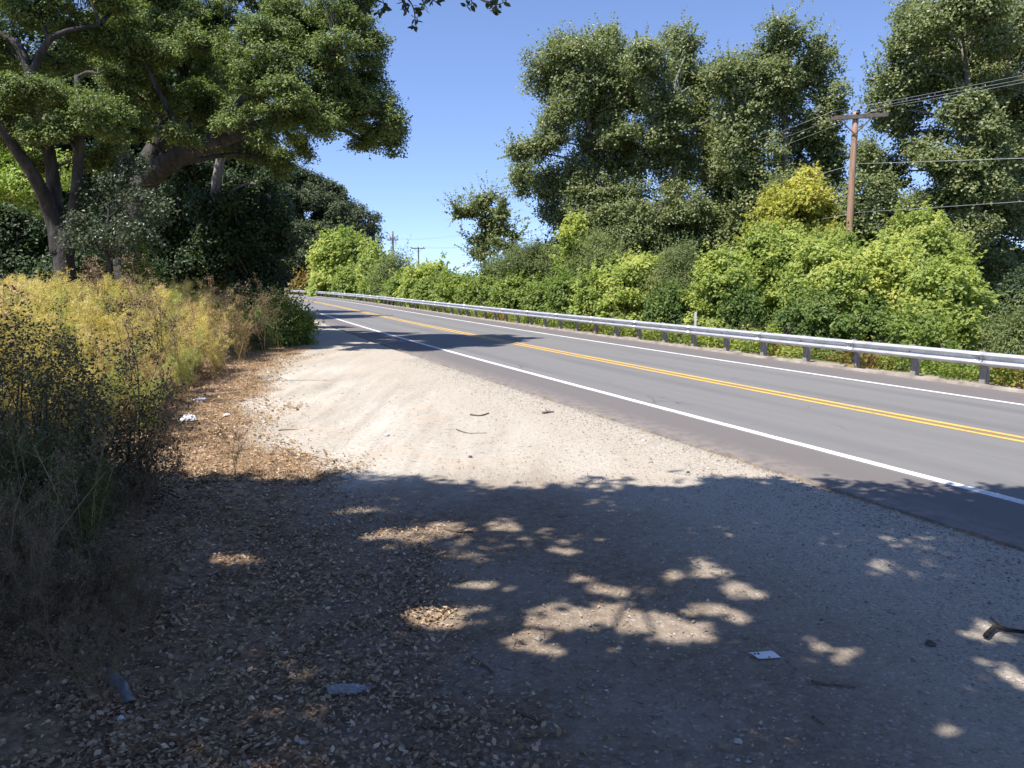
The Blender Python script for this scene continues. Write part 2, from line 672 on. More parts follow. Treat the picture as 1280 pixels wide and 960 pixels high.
# ------------------------------------------------------------------ road
def road_mat():
    m, t = new_mat('asphalt')
    b = NB(t)
    uvn = b.n('ShaderNodeUVMap', uv_map='UVMap').outputs[0]
    sx = b.n('ShaderNodeSeparateXYZ')
    b.link(uvn, sx.inputs[0])
    off = sx.outputs[0]
    p = b.pos()
    n4 = b.noise(p, 90.0, 3, .7)
    n1 = b.noise(b.mapping(uvn, (1.6, .05, 1)), 1.4, 5, .6)
    n2 = b.noise(p, .7, 5, .6)
    base = b.ramp(n4, [(.22, (.115, .111, .106)), (.5, (.196, .189, .180)), (.80, (.300, .290, .276))])
    base = b.mix(b.rng(n1, .35, .65, 0, .5), base, (.150, .146, .143))
    base = b.mix(b.rng(n2, .5, .72, 0, .28), base, (.22, .205, .195))
    ph = b.math('MULTIPLY', off, 2 * math.pi / 1.70)
    trk = b.math('MULTIPLY', b.rng(b.math('COSINE', b.math('ADD', ph, .3)), -.2, -1.0), b.rng(b.noise(b.mapping(uvn, (1.2, .12, 1)), 1.0, 4, .6), .3, .62))
    base = b.mix(b.math('MULTIPLY', trk, .34), base, (.105, .102, .106))
    crk = b.n('ShaderNodeTexVoronoi', feature='DISTANCE_TO_EDGE')
    wv = b.n('ShaderNodeVectorMath', operation='ADD')
    nz = b.n('ShaderNodeTexNoise')
    nz.inputs['Scale'].default_value = 1.6
    b.link(p, nz.inputs['Vector'])
    b.link(p, wv.inputs[0])
    b.link(nz.outputs['Color'], wv.inputs[1])
    b.link(wv.outputs[0], crk.inputs['Vector'])
    crk.inputs['Scale'].default_value = .33
    cm = b.math('MULTIPLY', b.rng(crk.outputs['Distance'], .012, .003), b.rng(b.noise(p, .35, 2), .5, .62))
    base = b.mix(b.math('MULTIPLY', cm, .55), base, (.06, .058, .058))
    sp = b.rng(b.noise(p, 2.3, 2, .5), .70, .78)
    base = b.mix(b.math('MULTIPLY', sp, .30), base, (.085, .082, .084))
    # shoulders: older, browner pavement
    so = b.math('MAXIMUM', b.rng(off, 3.40, 3.46), b.rng(off, -3.46, -3.52))
    old = b.ramp(n4, [(.25, (.095, .083, .080)), (.5, (.150, .130, .124)), (.8, (.23, .205, .19))])
    base = b.mix(b.math('MULTIPLY', so, .8), base, old)
    dust = b.math('MULTIPLY', b.rng(off, -4.1, -4.85), b.rng(b.noise(p, 5, 5, .7), .38, .62))
    base = b.mix(b.math('MULTIPLY', dust, .65), base, (.34, .29, .235))
    dust2 = b.math('MULTIPLY', b.rng(off, 4.3, 4.95), b.rng(b.noise(p, 3, 5, .7), .40, .66))
    base = b.mix(b.math('MULTIPLY', dust2, .4), base, (.27, .22, .17))
    b.out(b.bsdf(base, .82, b.bump(n4, .6, .008), spec=.35))
    return m


def strip(o0, o1, s0, s1, z, step=1.0, wob=0.0, thick=0.0):
    S = np.arange(s0, s1 + .01, step)
    offs = np.linspace(o0, o1, max(2, int(abs(o1 - o0) / 1.2) + 1)) if abs(o1 - o0) > 2 else np.array([o0, o1])
    V, UV = [], []
    rows = len(offs)
    for k, o in enumerate(offs):
        oo = np.full(len(S), o)
        if wob and k == 0:
            oo = oo + wob * noise2(S * 3.3, S * .7, 1) + wob * .7 * noise2(S * 11, S * 2, 4)
        P = axis_at(S, oo)[0].T
        V.append(np.column_stack([P, np.full(len(S), z)]))
        UV.append(np.column_stack([oo, S]))
    if thick:
        for k in (0, rows - 1):
            q = V[k].copy()
            q[:, 2] -= thick
            q[:, 0] += (-.03 if k == 0 else .02)
            V.append(q)
            UV.append(UV[k])
    n = len(S)
    i = np.arange(n - 1)
    Fq = [np.stack([k * n + i, (k + 1) * n + i, (k + 1) * n + i + 1, k * n + i + 1], -1) for k in range(rows - 1)]
    if thick:
        Fq.append(np.stack([rows * n + i, 0 * n + i, i + 1, rows * n + i + 1], -1))
        Fq.append(np.stack([(rows - 1) * n + i, (rows + 1) * n + i, (rows + 1) * n + i + 1, (rows - 1) * n + i + 1], -1))
    return np.vstack(V), [np.vstack(Fq)], np.vstack(UV)


def paint_mat(name, col, wear, lo=.56, hi=.70):
    m, t = new_mat(name)
    b = NB(t)
    p = b.pos()
    n = b.noise(p, 18.0, 6, .75)
    n2 = b.noise(p, 1.2, 3, .6)
    f = b.rng(b.math('ADD', n, b.math('MULTIPLY', b.math('SUBTRACT', n2, .5), .35)), lo, hi, 0, wear)
    c = b.mix(f, col, (.19, .18, .175))
    b.out(b.bsdf(c, .7, b.bump(b.noise(p, 90, 3), .3, .004)))
    return m


V, Fs, UV = strip(O_EDGE, 5.2, -200, 205, 0.0, .25, .05, .07)
structure(obj('road', make_mesh('road', V, Fs, None, False, UV), road_mat()))
pw = paint_mat('white_road_paint', (.74, .73, .71), .75, .50, .66)
py_ = paint_mat('yellow_road_paint', (.78, .46, .085), .75, .50, .66)
pb = paint_mat('worn_centre_paint', (.27, .175, .07), .9, .44, .56)
for nm, o, wd, mt in (('white_edge_line', O_NEAR, .17, pw), ('white_edge_line', O_FAR, .15, pw), ('yellow_centre_line', -.15, .12, py_),
                      ('yellow_centre_line', .15, .12, py_), ('worn_centre_line', 0, .16, pb)):
    V, Fs, UV = strip(o - wd / 2, o + wd / 2, -200, 204, .004, .25, .006)
    structure(obj(nm, make_mesh(nm, V, Fs, None, False, UV), mt))


# asphalt dike along the far shoulder
def dike():
    S = np.arange(-60, 190, .4)
    prof = [(-.10, -.02), (-.06, .04), (-.01, .07), (.05, .07), (.11, .02), (.18, -.10)]
    V = []
    for o, z in prof:
        oo = O_KERB + o + .02 * noise2(S * 2.7, S * .9, 2 + o)
        P = axis_at(S, oo)[0].T
        V.append(np.column_stack([P, z + .012 * noise2(S * 3.1, S, 7 + o)]))
    n = len(S)
    i = np.arange(n - 1)
    Fq = np.vstack([np.stack([k * n + i, (k + 1) * n + i, (k + 1) * n + i + 1, k * n + i + 1], -1) for k in range(len(prof) - 1)])
    mt = plain_mat('dusty_dike', [(.3, (.14, .12, .10)), (.5, (.25, .212, .175)), (.72, (.37, .32, .26))], .9, 2.0, .7, .02)
    structure(obj('kerb', make_mesh('kerb', np.vstack(V), [Fq], None, False), mt))


dike()


# ------------------------------------------------------------------ guardrail
def guardrail():
    root = thing('guardrail', 'long galvanised corrugated guardrail on grey timber posts beyond the far lane', 'guardrail', (0, 0, 0))
    ztop = .78
    # profile of the two-wave beam: (towards road = negative offset, height)
    prof = [(.0, 0), (-.012, -.014), (-.075, -.045), (-.083, -.062), (-.078, -.082), (-.012, -.125), (-.002, -.155), (-.012, -.185),
            (-.078, -.228), (-.083, -.248), (-.075, -.265), (-.012, -.298), (0, -.312)]
    s0 = -16.6 + 0.3
    L = 3.81
    O_R = O_POST - .21
    nsec = 42
    for k in range(nsec):
        a = s0 + k * L
        S = np.linspace(a - .0, a + L + .16, 9 if k > 12 else 13)
        V = []
        lap = np.where(S < a + .2, .004, 0.0)
        for o, z in prof:
            P = axis_at(S, O_R + o - lap)[0].T
            V.append(np.column_stack([P, np.full(len(S), ztop + z)]))
        for o, z in prof[::-1]:
            P = axis_at(S, O_R + o - lap + .005)[0].T
            V.append(np.column_stack([P, np.full(len(S), ztop + z)]))
        m = len(V)
        n = len(S)
        V = np.vstack(V)
        i = np.arange(n - 1)
        Fq = [np.stack([j * n + i, ((j + 1) % m) * n + i, ((j + 1) % m) * n + i + 1, j * n + i + 1], -1) for j in range(m)]
        Fq.append(np.array([[j * n, (m - 1 - j) * n, (m - 2 - j) * n, (j + 1) * n] for j in range(len(prof) - 1)]))
        Fq.append(np.array([[j * n + n - 1, (j + 1) * n + n - 1, (m - 2 - j) * n + n - 1, (m - 1 - j) * n + n - 1] for j in range(len(prof) - 1)]))
        rail = obj('rail', make_mesh('rail', V, [np.vstack(Fq)], None, True), M['galv'], root)
        if k < 14:
            bm = MB()
            for q in (-.04, .04, .12, .2):
                for zz in (-.105, -.205):
                    P, h = axis_at(a + q + .0, O_R - .05)
                    bm.tube([(P[0], P[1], ztop + zz), (P[0] - .02 * math.cos(h), P[1] + .02 * math.sin(h), ztop + zz)], .016, 6)
            obj('splice_bolts', bm.mesh('splice_bolts'), M['bolt'], rail)['kind'] = 'stuff'
    # posts, blocks
    pm = MB()
    pm.box((0, 0, .36 - .30), (.15, .155, 1.36), tint=.5)
    pme = pm.mesh('post')
    bmb = MB()
    bmb.box((0, 0, 0), (.17, .15, .36))
    bme = bmb.mesh('block')
    bo = MB()
    bo.tube([(0, 0, 0), (-.022, 0, 0)], .018, 7)
    boe = bo.mesh('post_bolt')
    k = 0
    s = s0 + .08
    while s < s0 + nsec * L:
        P, h = axis_at(s, O_POST)
        p = obj('post', pme, M['post'], root)
        p.location = (P[0], P[1], random.uniform(-.015, .02))
        p.rotation_euler = (random.uniform(-.02, .02), random.uniform(-.02, .02), -h + random.uniform(-.04, .04))
        Q, _ = axis_at(s, O_POST - .187)
        q = obj('block', bme, M['post'], root)
        Q, _ = axis_at(s, O_POST - .105 - .0)
        q.scale = (.22, 1, 1)
        q.location = (Q[0], Q[1], .625 - .003)
        q.rotation_euler = (0, 0, -h)
        if k < 34:
            Bq, _ = axis_at(s, O_R - .004)
            bb = obj('post_bolt', boe, M['bolt'], root)
            bb.location = (Bq[0], Bq[1], ztop - .155)
            bb.rotation_euler = (0, 0, -h)
        k += 1
        s += 1.905


guardrail()


# marker paddle behind the rail
def marker():
    P, h = axis_at(np.interp(26.0, AX_P[:, 1], AX_S) + 3.4, 5.9)
    c = W(869, 410, 0.0 + P[1])
    x = c[0]
    gz = float(ground_z(x, P[1]))
    root = thing('marker_post', 'thin pale grey marker post standing behind the guardrail in front of the bushes', 'marker post', (x, P[1], gz))
    m = MB()
    m.box((0, 0, .72), (.075, .012, 1.46))
    obj('paddle', m.mesh('paddle'), M['marker'], root)
    m = MB()
    m.box((0, .02, .30), (.05, .025, .9))
    obj('stake', m.mesh('stake'), M['bolt'], root)
    t = W(869, 390, P[1])[2]
    root.scale = (1.15, 1, (t - gz) / 1.45)


marker()


# ------------------------------------------------------------------ utility poles and lines
def utility_pole(name, label, X, Y, zb, zt, r, arm_len, arm_dir, mat, twin=False, arm_drop=.25):
    root = thing(name, label, 'utility pole', (X, Y, zb), 'utility poles along the road')
    H = zt - zb
    m = MB()
    zs = np.linspace(0, H, 12)
    m.tube(np.column_stack([.02 * np.sin(zs * .5), 0 * zs, zs]), np.linspace(r * 1.2, r * .85, 12), 12, tint=.5)
    obj('pole', m.mesh('pole', True), mat, root)
    ca, sa = math.cos(arm_dir), math.sin(arm_dir)
    rot = [[ca, -sa, 0], [sa, ca, 0], [0, 0, 1]]
    ends = []
    arms = [H - arm_drop] + ([H - 1.6] if twin else [])
    for i, z in enumerate(arms):
        al = arm_len * (1 if i == 0 else 1.0) * (.5 if twin and i == 0 else 1)
        m = MB()
        oy = -(r + .06)
        c = np.array([0, oy, z])
        m.box(np.array(rot) @ c, (al, .14, .20), rot)
        arm = obj('crossarm', m.mesh('crossarm'), M['arm'] if not twin else mat, root)
        for sx in (-1, 1):
            mb = MB()
            A = np.array(rot) @ np.array([sx * al * .30, oy - .03, z - .06])
            B = np.array(rot) @ np.array([0, oy + .03, z - .85])
            mb.tube([A, B], .035, 5)
            obj('brace', mb.mesh('brace'), M['arm'] if not twin else mat, root)
        xs = (-al / 2 + .08, -.05, al / 2 - .35) if not twin else (-al / 2 + .1, al / 2 - .1)
        for xx in xs:
            mb = MB()
            o = np.array(rot) @ np.array([xx, oy, z + .075])
            hz = [0, .06, .07, .12, .13, .19, .20, .26]
            rr = [.04, .04, .12, .115, .08, .075, .10, .03]
            mb.tube([o + (0, 0, q) for q in hz], rr, 8)
            obj('insulator', mb.mesh('insulator', True), M['insul'], arm)
            ends.append(np.array([X, Y, zb]) + o + (0, 0, .26))
    return root, ends


P0 = W(1070, 140, 41.0)
gz0 = float(ground_z(P0[0], 41.0))
dirx, diry = -38.6, 102.0
arm_dir = math.atan2(-dirx, diry) * .0 + R(-6)
pole0, ends0 = utility_pole('utility_pole', 'reddish brown wooden utility pole rising from the yellow-green bushes', P0[0], 41.0, gz0, P0[2], .165, 2.6, R(-22), M['pole'])
# shift the arm so that more of it reaches to the right
for ch in pole0.children:
    if ch.name.startswith('crossarm'):
        ch.location.x += .17
ends0 = [e + np.array([.17, 0, 0]) for e in ends0]
P1 = W(491, 289, 150.0)
pole1, ends1 = utility_pole('utility_pole', 'distant grey utility pole with two crossarms above the far bushes', P1[0], 150.0, -1.0, P1[2], .17, 2.0, R(0), M['far_pole'], True, 1.3)
P2 = W(523, 309, 175.0)
pole2, ends2 = utility_pole('utility_pole', 'distant T-shaped utility pole with one crossarm above the yellowish far bush', P2[0], 175.0, -1.0, P2[2], .16, 3.0, R(0), M['far_pole'])


def wire(a, b, sag, label, r=.016, group='overhead lines strung from the utility poles', n=24):
    a, b = np.asarray(a, float), np.asarray(b, float)
    t = np.linspace(0, 1, n)[:, None]
    P = a * (1 - t) + b * t
    P[:, 2] -= (sag * 4 * t * (1 - t))[:, 0]
    m = MB()
    m.tube(P - a, r, 5)
    o = obj('power_line', m.mesh('power_line', True), M['wire'])
    o.location = a
    tag(o, label, 'power line', group)


span = np.array([38.6, -102.0, 0]) * .56
far1 = np.array([P1[0], 150.0, P1[2]])
names = ('topmost', 'middle', 'lowest')
for i, e in enumerate(ends0):
    wire(e, e + span + np.array([0, 0, .4]), 1.15, '%s of the three wires running right from the crossarm insulators' % names[i], .008)
    wire(e, ends1[2 + (i > 0)] if i < 2 else np.array([P2[0] + 1, 175.0, P2[2]]), 2.2,
         'thin wire falling away left from the %s crossarm insulator' % ('left end', 'middle', 'right end')[i], .009, n=40)
for py0, py1, lb in ((205.5, 198, 'single pale cable running right from halfway up the wooden pole'), (262, 252, 'lowest pale cable running right across the bushes and dark tree')):
    a = W(1070, py0 + (0 if py0 < 230 else 4), 41.0) + (0, -.2, 0)
    q = W(1280, py1, 32.4)
    b = a + (q - a) * 6.0
    b[2] = a[2] + (q[2] - a[2]) * 6.0 + .2
    wire(a, b, .05, lb, .014 if py0 < 230 else .011)
    wire(a, far1 + (0, 0, -2.5 - (py0 > 230) * 2), 2.0, 'communication cable running left from the wooden pole, %s of two' % ('upper' if py0 < 230 else 'lower'), .011, n=40)
wire(ends2[0], ends2[0] + (-30, 60, -1), .6, 'faint wire leaving the distant T-shaped pole to the left', .02)
wire(ends2[2], ends2[2] + (60, -30, 2.0), 1.2, 'faint wire crossing open sky right of the distant T-shaped pole', .02)


# ------------------------------------------------------------------ foliage builders
SUNDIR = np.array([-KX, -KY - .12, 1.0]) / math.sqrt(KX ** 2 + (KY + .12) ** 2 + 1)


def crown_points(blobs, lump=.7, per_area=1.0, leaf_n=60, flat=.75, up=.5, shell=.45, rnd=.8, keep=None, lsz=(.6, 1.25)):
    """blobs: rows (x,y,z,rx,ry,rz). Lumps sit through each blob's outer part, leaves in each lump"""
    P, N, T, LC = [], [], [], []
    for (x, y, z, rx, ry, rz) in blobs:
        area = 4 * math.pi * ((rx * ry) ** 1.6 + (rx * rz) ** 1.6 + (ry * rz) ** 1.6) ** (1 / 1.6) / 3 ** (1 / 1.6)
        k = max(3, int(per_area * area / (lump * lump)))
        d = unit(rng.normal(size=(k, 3)))
        rad = shell + (1 - shell) * rng.random((k, 1)) ** .45
        C = np.array([x, y, z]) + d * rad * np.array([rx, ry, rz])
        lr = lump * rng.uniform(*lsz, size=k)
        lt = np.clip(rng.normal(.5, .17, k), .05, .95)
        n = np.maximum(4, (leaf_n * (lr / lump) ** 2).astype(int))
        idx = np.repeat(np.arange(k), n)
        q = unit(rng.normal(size=(len(idx), 3)))
        q[:, 2] = np.where(q[:, 2] < -.7, -q[:, 2] * rng.uniform(-.6, 1, len(idx)), q[:, 2])
        rr = rng.random(len(idx)) ** .38
        pts = C[idx] + q * (rr * lr[idx])[:, None] * np.array([1, 1, flat])
        pts += rng.normal(0, .12 * lump, pts.shape)
        nn = q * .6 + d[idx] * .4 + SUNDIR * up * 1.5 + rng.normal(size=pts.shape) * rnd * .75
        P.append(pts)
        N.append(nn)
        T.append(np.clip(lt[idx] + rng.normal(0, .17, len(idx)), 0, 1))
        LC.append(C)
    P, N, T = np.vstack(P), np.vstack(N), np.concatenate(T)
    if keep is not None:
        k = keep(P)
        P, N, T = P[k], N[k], T[k]
    return P, N, T, np.vstack(LC)


def pb_blobs(rows, Y, dep=1.0, yj=0.0):
    """blob rows (px,py,rx,ry[,dY]) of the photograph -> world blobs at distance Y"""
    o = []
    for r in rows:
        dy = r[4] if len(r) > 4 else rng.uniform(-yj, yj)
        c = W(r[0], r[1], Y + dy)
        s = (Y + dy) / F
        o.append((c[0], c[1], c[2], r[2] * s, dep * (r[2] + r[3]) / 2 * s, r[3] * s))
    return np.array(o)


def split(blobs, k=5, f=.5, spread=.82):
    o = []
    for b in blobs:
        d = unit(rng.normal(size=(k, 3)))
        m = spread * rng.random((k, 1)) ** .4
        for j in range(k):
            q = f * rng.uniform(.7, 1.25)
            o.append(np.concatenate([b[:3] + d[j] * m[j] * b[3:], b[3:] * q * np.array([1, 1, .85])]))
    return np.array(o)


def shoots(blobs, n, L, m=12, sc=.07):
    """short leafy shoots that stick out of the blobs"""
    P, N = [], []
    for k in range(n):
        b = blobs[rng.integers(0, len(blobs))]
        d = unit(rng.normal(size=3) + np.array([0, 0, .5]))
        a = b[:3] + d * b[3:] * .8
        d = unit(d + np.array([0, 0, .6]) + rng.normal(size=3) * .3)
        q = np.linspace(0, 1, m)[:, None]
        P.append(a + d * L * rng.uniform(.5, 1.3) * q + rng.normal(0, sc, (m, 3)) * (1.2 - q))
        N.append(rng.normal(size=(m, 3)) * .7 + SUNDIR)
    return np.vstack(P), np.vstack(N), np.clip(rng.normal(.55, .18, n * m), 0, 1)


def limb_network(mb, root_pts, blobs, lumps, r0, twig_frac=.25, twig_r=.02, sides=7, blob_r=.35):
    """root_pts: sampled trunk polyline; sends a limb to every blob and twigs to some lumps"""
    root_pts = np.asarray(root_pts)
    for bl in blobs:
        c = bl[:3]
        d = np.linalg.norm(root_pts - c, axis=1) + 1.2 * np.maximum(root_pts[:, 2] - c[2] + .5, 0)
        a = root_pts[int(np.argmin(d))]
        L = np.linalg.norm(c - a)
        mid = (a + c) / 2 + np.array([0, 0, .10 * L]) + rng.normal(0, .06 * L, 3)
        S = spline([a, mid, c], 4)
        r = min(r0 * blob_r, .03 + .022 * L)
        mb.tube(S, np.linspace(r, r * .35, len(S)), sides, cap=False)
    if twig_frac and len(lumps):
        sel = lumps[rng.random(len(lumps)) < twig_frac]
        bc = blobs[:, :3]
        for c in sel:
            a = bc[int(np.argmin(np.linalg.norm(bc - c, axis=1)))]
            L = np.linalg.norm(c - a)
            S = np.array([a, (a + c) / 2 + rng.normal(0, .08 * L, 3), c])
            mb.tube(S, [twig_r, twig_r * .8, twig_r * .4], 4, cap=False)


def tree(name, label, cat, base, trunk_pts, r0, blobs, mat, bark, leaf=.12, lump=.7, per_area=1.0, leaf_n=60, extra=(), group=None, shell=.45, aspect=.65,
         up=.5, keep=None, twig_frac=.25, rnd=.8, flat=.75, twig_r=.02, blob_r=.35, sub=0, subf=.5, nsh=0, shl=.8):
    base = np.asarray(base, float)
    root = thing(name, label, cat, base, group)
    fol = split(blobs, sub, subf) if sub else blobs
    P, N, T, LC = crown_points(fol, lump, per_area, leaf_n, flat, up, shell, rnd, keep)
    if nsh:
        a, b, c = shoots(fol, nsh, shl)
        P, N, T = np.vstack([P, a]), np.vstack([N, b]), np.concatenate([T, c])
    me = leaf_mesh('crown', P - base, N, leaf * rng.uniform(.7, 1.25, len(P)), T, aspect)
    obj('crown', me, mat, root)
    mb = MB()
    S = spline(trunk_pts, 6)
    mb.tube(S - base, np.linspace(r0, r0 * .35, len(S)), 10, rough=.08)
    allp = [S]
    for pts, ra, rb in extra:
        E = spline(pts, 6)
        mb.tube(E - base, np.linspace(ra, rb, len(E)), 9, rough=.08)
        allp.append(E)
    lb = blobs.copy()
    lb[:, :3] -= base
    limb_network(mb, np.vstack(allp)[len(S) // 3:] - base, lb, LC - base, r0, twig_frac, twig_r, 6, blob_r)
    obj('trunk', mb.mesh('trunk', True), bark, root)
    return root


def on_ground(x, y, dz=0.0):
    return np.array([x, y, float(ground_z(x, y)) + dz])


# ------------------------------------------------------------------ right-hand cottonwoods
A_rows = [(735, 88, 48, 50), (690, 98, 34, 42), (762, 72, 30, 34), (712, 62, 30, 22), (705, 148, 34, 26), (745, 142, 36, 40), (662, 190, 26, 18), (690, 178, 24, 14),
          (652, 225, 20, 30), (690, 240, 34, 26), (720, 215, 30, 36), (700, 275, 28, 22), (745, 190, 26, 34), (745, 260, 30, 34), (772, 128, 22, 40), (778, 205, 34, 30)]
B_rows = [(856, 66, 26, 32), (872, 105, 32, 38), (815, 92, 30, 38), (840, 132, 44, 20), (788, 118, 22, 30), (805, 190, 44, 34), (852, 196, 40, 36), (780, 240, 40, 34),
          (832, 255, 48, 40), (765, 285, 36, 30), (880, 160, 22, 40), (850, 300, 40, 26), (835, 168, 36, 22), (800, 290, 48, 36), (870, 325, 46, 26), (820, 330, 40, 20), (772, 168, 26, 18), (905, 150, 22, 40), (905, 205, 34, 40)]
C_rows = [(985, 52, 34, 28), (950, 82, 36, 38), (1010, 88, 30, 40), (970, 120, 50, 44), (922, 122, 36, 44), (1022, 145, 28, 40), (1000, 190, 45, 45), (930, 190, 45, 45),
          (900, 245, 42, 40), (960, 250, 55, 45), (1035, 205, 24, 36), (880, 285, 40, 30), (940, 300, 40, 30), (902, 90, 14, 22), (1000, 262, 48, 44), (1030, 285, 36, 40), (945, 325, 46, 26)]
D_rows = [(1150, 30, 34, 36), (1205, 30, 60, 52), (1268, 40, 50, 60), (1112, 100, 32, 26), (1150, 95, 44, 34), (1205, 100, 46, 26), (1098, 140, 24, 22), (1140, 165, 46, 34),
          (1255, 185, 40, 40), (1170, 205, 44, 26), (1205, 250, 44, 36), (1262, 260, 46, 50), (1110, 215, 34, 30), (1150, 270, 44, 24), (1270, 345, 44, 46), (1225, 335, 40, 40),
          (1260, 110, 34, 24), (1320, 120, 50, 120), (1330, 260, 50, 90), (1230, 200, 26, 20), (1180, 320, 34, 34), (1252, 385, 40, 36), (1205, 380, 34, 30), (1095, 275, 36, 36), (1215, 150, 36, 34, -2.4), (1215, 225, 36, 36, -2.4), (1212, 305, 40, 40, -2.4), (1190, 60, 60, 40, 3), (1260, 130, 50, 60, 3), (1170, 330, 50, 50, 2), (1240, 230, 60, 60, 4), (1130, 60, 24, 26), (1086, 250, 26, 36), (1080, 195, 18, 26), (1090, 310, 36, 26)]
cw = 'tall cottonwoods behind the roadside bushes'
for (lab, rows, Y, tx, by, tops) in (
        ('tall rounded cottonwood at the left end of the row, sky under its left limb', A_rows, 54.0, 728, 330, (735, 120)),
        ('twin-topped cottonwood second from the left, with sky holes below its crown', B_rows, 52.0, 830, 340, (845, 100)),
        ('tallest pointed cottonwood just left of the wooden utility pole', C_rows, 50.0, 965, 345, (980, 90)),
        ('large leafy cottonwood filling the upper right corner behind the wires', D_rows, 45.0, 1215, 350, (1205, 60))):
    bl = pb_blobs(rows, Y, 1.0, 2.2)
    b = W(tx, by, Y)
    base = on_ground(b[0], Y, -.1)
    top = W(tops[0], tops[1], Y)
    mid = W((tx + tops[0]) / 2 + 8, (by + tops[1]) / 2, Y)
    tree('cottonwood_tree', lab, 'tree', base, [base, b, mid, top], .42, bl, M['cotton'], M['barkpale'], .165, .42, .62, 24, group=cw, sub=8, subf=.56, nsh=900, shl=1.2, shell=.12, flat=1.0, up=.8, rnd=.95, blob_r=.2, aspect=.8)

s_rows = [(607, 258, 22, 17), (588, 270, 18, 13), (616, 280, 20, 16), (600, 298, 16, 14), (628, 268, 10, 18), (612, 310, 14, 10), (640, 292, 10, 8), (632, 305, 14, 12), (596, 320, 10, 10), (575, 262, 8, 10)]
b = W(606, 338, 64.0)
base = on_ground(b[0], 64.0)
tree('poplar_tree', 'small airy tree with a thin bare stem between the open sky and the cottonwoods', 'tree', base, [base, b, W(604, 300, 64.), W(607, 255, 64.)], .16,
     pb_blobs(s_rows, 64.0, 1, 1), M['cotton'], M['bark'], .20, .40, .8, 22, sub=6, subf=.42, nsh=300, shl=1.7, shell=.2, aspect=.8, rnd=1.0)

# far dark trees beyond the bend
k_rows = [(375, 242, 32, 24), (352, 275, 30, 40), (402, 262, 28, 32), (418, 298, 22, 36), (385, 305, 40, 40), (360, 325, 26, 26), (395, 335, 30, 22), (340, 300, 30, 50), (345, 240, 22, 22), (362, 232, 24, 18), (335, 270, 20, 40), (415, 330, 26, 26), (398, 245, 24, 18)]
b = W(372, 352, 145.0)
base = on_ground(b[0], 145.0, -.3)
tree('oak_tree', 'large dark green oak beyond the bend at the far end of the guardrail', 'tree', base, [base, b, W(375, 300, 145.), W(378, 250, 145.)], .7,
     pb_blobs(k_rows, 145., 1, 4), M['darkoak'], M['bark'], .42, 1.0, 1.1, 44, sub=6, subf=.62, nsh=100, shl=2.0, shell=.4)
k_rows = [(455, 276, 20, 14), (440, 268, 14, 14), (470, 292, 11, 18), (448, 300, 20, 24), (430, 280, 14, 20)]
b = W(455, 352, 160.0)
base = on_ground(b[0], 160.0, -.3)
tree('oak_tree', 'smaller dark oak behind the light green roadside tree, against the sky', 'tree', base, [base, b, W(455, 310, 160.), W(455, 280, 160.)], .5,
     pb_blobs(k_rows, 160., 1, 4), M['darkoak'], M['bark'], .42, 1.5, 1.0, 55, shell=.4)


# ------------------------------------------------------------------ bushes
M['golden'] = leaf_mat('golden_elder_leaf', (.22, .25, .05), (.44, .43, .09), (.62, .56, .14), .46)
M['shadegreen'] = leaf_mat('shade_green_leaf', (.055, .100, .024), (.120, .185, .042), (.240, .300, .075), .40)  # leaf green darkened to stand in for the shady gaps between bushes
M['drableaf'] = leaf_mat('drab_leaf', (.050, .046, .024), (.100, .090, .044), (.180, .165, .080), .25)
BMAT = {'dg': 'shadegreen', 'bw': 'drableaf', 'go': 'golden', 'yg': 'yellowgreen', 'gr': 'green', 'wi': 'willow', 'br': 'brownleaf', 'iv': 'ivy'}


